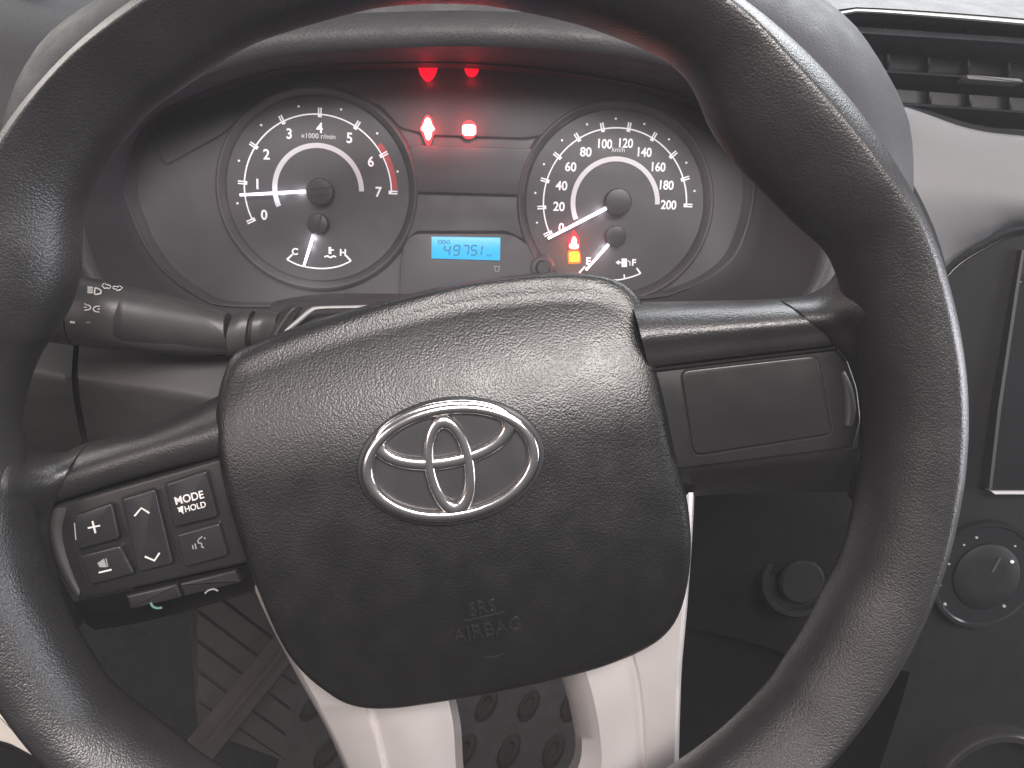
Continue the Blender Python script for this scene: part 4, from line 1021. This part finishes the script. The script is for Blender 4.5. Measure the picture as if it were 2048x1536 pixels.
mesh('hold_text', *ptext_vf('HOLD', 391, 1013, 12, bw, 14, 0.008, 0.95, .0003), M['ink'], b, smooth=False)
mesh('mute_symbol', *join([prism_vf(px_outline([(357, 1017), (361, 1013), (366, 1011), (367, 1027), (362, 1023), (358, 1024)], bw), bw - .0002, bw + .0002),
                           pstroke_vf([(355, 1015), (368, 1027)], 1.6, bw + .0001, .0002)]), M['ink'], b, smooth=False)
b = button('voice_button', [(352, 1070), (438, 1046), (456, 1112), (368, 1136)])
mesh('voice_symbol', *join([pstroke_vf(resample([(405, 1073), (398, 1078), (396, 1085), (404, 1087), (403, 1092), (408, 1096)], 14), 2, bw, .0002),
                            pstroke_vf([(385, 1090), (387, 1098)], 2, bw, .0002), pstroke_vf([(390, 1087), (393, 1098)], 2, bw, .0002), pstroke_vf([(409, 1075), (411, 1077)], 2.5, bw, .0002)]), M['ink_dim'], b, smooth=False)
# phone bar and dark underside of the left spoke
patch('left_spoke_underside', [([(146, 1204), (250, 1182), (380, 1154), (505, 1126), (560, 1112)], -0.0262),
                               ([(152, 1212), (255, 1190), (385, 1162), (508, 1134), (560, 1120)], -0.030),
                               ([(170, 1245), (270, 1228), (400, 1204), (516, 1172), (560, 1160)], -0.050),
                               ([(190, 1260), (280, 1245), (400, 1215), (516, 1180), (560, 1170)], -0.075)], M['plastic_smooth'], SW, n=30, smooth_rows=16)
for nm, pts in (('call_button', [(250, 1192), (352, 1168), (362, 1196), (262, 1220)]), ('hang_up_button', [(358, 1167), (470, 1140), (482, 1166), (368, 1194)])):
    b = pprism(nm, pts, -0.045, -0.0268, M['button'], SW, r=0.0010, rad=4)
    if nm == 'call_button':
        mesh('call_symbol', *pstroke_vf(resample([(302, 1205), (305, 1212), (314, 1216), (324, 1215)], 12), 4, -0.0267, .0002), M['ink_green'], b, smooth=False)
    else:
        mesh('hang_up_symbol', *pstroke_vf(resample([(410, 1187), (416, 1181), (428, 1178), (436, 1182)], 12), 3, -0.0267, .0002), M['ink_dim'], b, smooth=False)

# ---- silver lower spokes
patch('left_silver_spoke', [([(500, 1160), (545, 1258), (600, 1362), (650, 1452), (688, 1536), (730, 1640), (760, 1740)], -0.066),
                            ([(503, 1158), (548, 1256), (604, 1361), (655, 1452), (694, 1536), (736, 1640), (766, 1740)], -0.048),
                            ([(508, 1155), (553, 1253), (610, 1359), (662, 1451), (702, 1536), (744, 1640), (774, 1740)], -0.0465),
                            ([(600, 1160), (660, 1260), (700, 1340), (742, 1450), (764, 1536), (790, 1640), (810, 1740)], -0.0455),
                            ([(604, 1160), (664, 1260), (704, 1340), (747, 1450), (769, 1536), (795, 1640), (815, 1740)], -0.0485),
                            ([(680, 1160), (730, 1260), (760, 1340), (800, 1450), (815, 1536), (840, 1640), (850, 1740)], -0.0452),
                            ([(740, 1160), (790, 1260), (820, 1340), (850, 1450), (862, 1536), (880, 1640), (890, 1740)], -0.0465),
                            ([(772, 1160), (822, 1260), (852, 1340), (880, 1445), (890, 1536), (905, 1640), (915, 1740)], -0.0488),
                            ([(800, 1160), (850, 1260), (880, 1340), (905, 1440), (912, 1536), (925, 1640), (935, 1740)], -0.0530),
                            ([(810, 1160), (860, 1260), (895, 1340), (920, 1440), (927, 1536), (940, 1640), (950, 1740)], -0.0680)], M['silver'], SW, n=40, angle=32)
patch('right_silver_spoke', [([(1060, 1160), (1095, 1280), (1128, 1370), (1145, 1440), (1151, 1490), (1140, 1530), (1095, 1600), (1040, 1700)], -0.070),
                             ([(1070, 1160), (1108, 1280), (1140, 1370), (1158, 1440), (1164, 1490), (1156, 1536), (1120, 1610), (1080, 1710)], -0.0545),
                             ([(1110, 1160), (1150, 1280), (1180, 1370), (1196, 1440), (1202, 1490), (1203, 1536), (1190, 1620), (1180, 1720)], -0.0450),
                             ([(1160, 1160), (1200, 1280), (1228, 1370), (1240, 1440), (1245, 1490), (1247, 1536), (1246, 1630), (1244, 1730)], -0.0455),
                             ([(1210, 1160), (1250, 1260), (1276, 1350), (1286, 1430), (1289, 1490), (1291, 1536), (1292, 1630), (1292, 1730)], -0.0490),
                             ([(1214, 1160), (1254, 1260), (1280, 1350), (1290, 1430), (1293, 1490), (1295, 1536), (1296, 1630), (1296, 1730)], -0.0465),
                             ([(1378, 985), (1374, 1080), (1364, 1220), (1355, 1330), (1351, 1430), (1348, 1536), (1342, 1640), (1336, 1740)], -0.0450),
                             ([(1386, 985), (1381, 1080), (1371, 1220), (1361, 1330), (1357, 1430), (1354, 1536), (1348, 1640), (1342, 1740)], -0.0465),
                             ([(1389, 985), (1384, 1080), (1374, 1220), (1364, 1330), (1360, 1430), (1357, 1536), (1351, 1640), (1345, 1740)], -0.0700)], M['silver'], SW, n=44, angle=32)

# thin haze added to imitate a lens veil, round camera and everything in it
HZ_M = bpy.data.materials.new('haze'); HZ_M.use_nodes = True; nt = HZ_M.node_tree
nt.nodes.remove(nt.nodes['Principled BSDF']); pv = nt.nodes.new('ShaderNodeVolumePrincipled')
pv.inputs['Color'].default_value = (0.93, 0.93, 0.97, 1); pv.inputs["Density"].default_value = 0.038
nt.links.new(pv.outputs[0], nt.nodes['Material Output'].inputs['Volume'])
hx, hy, hz0, hz1 = 3.0, 3.0, -1.5, 1.60
V = [(x, y, z) for z in (hz0, hz1) for x, y in ((-hx, -hy), (hx, -hy), (hx, hy), (-hx, hy))]
me = bpy.data.meshes.new('haze'); me.from_pydata(V, [], [(3, 2, 1, 0), (4, 5, 6, 7), (0, 1, 5, 4), (1, 2, 6, 5), (2, 3, 7, 6), (3, 0, 4, 7)])
me.materials.append(HZ_M); hz = bpy.data.objects.new('haze', me); COL.objects.link(hz); hz['kind'] = 'stuff'; hz['label'] = 'thin pale haze imitating a lens veil'
SC.cycles.volume_bounces = 0
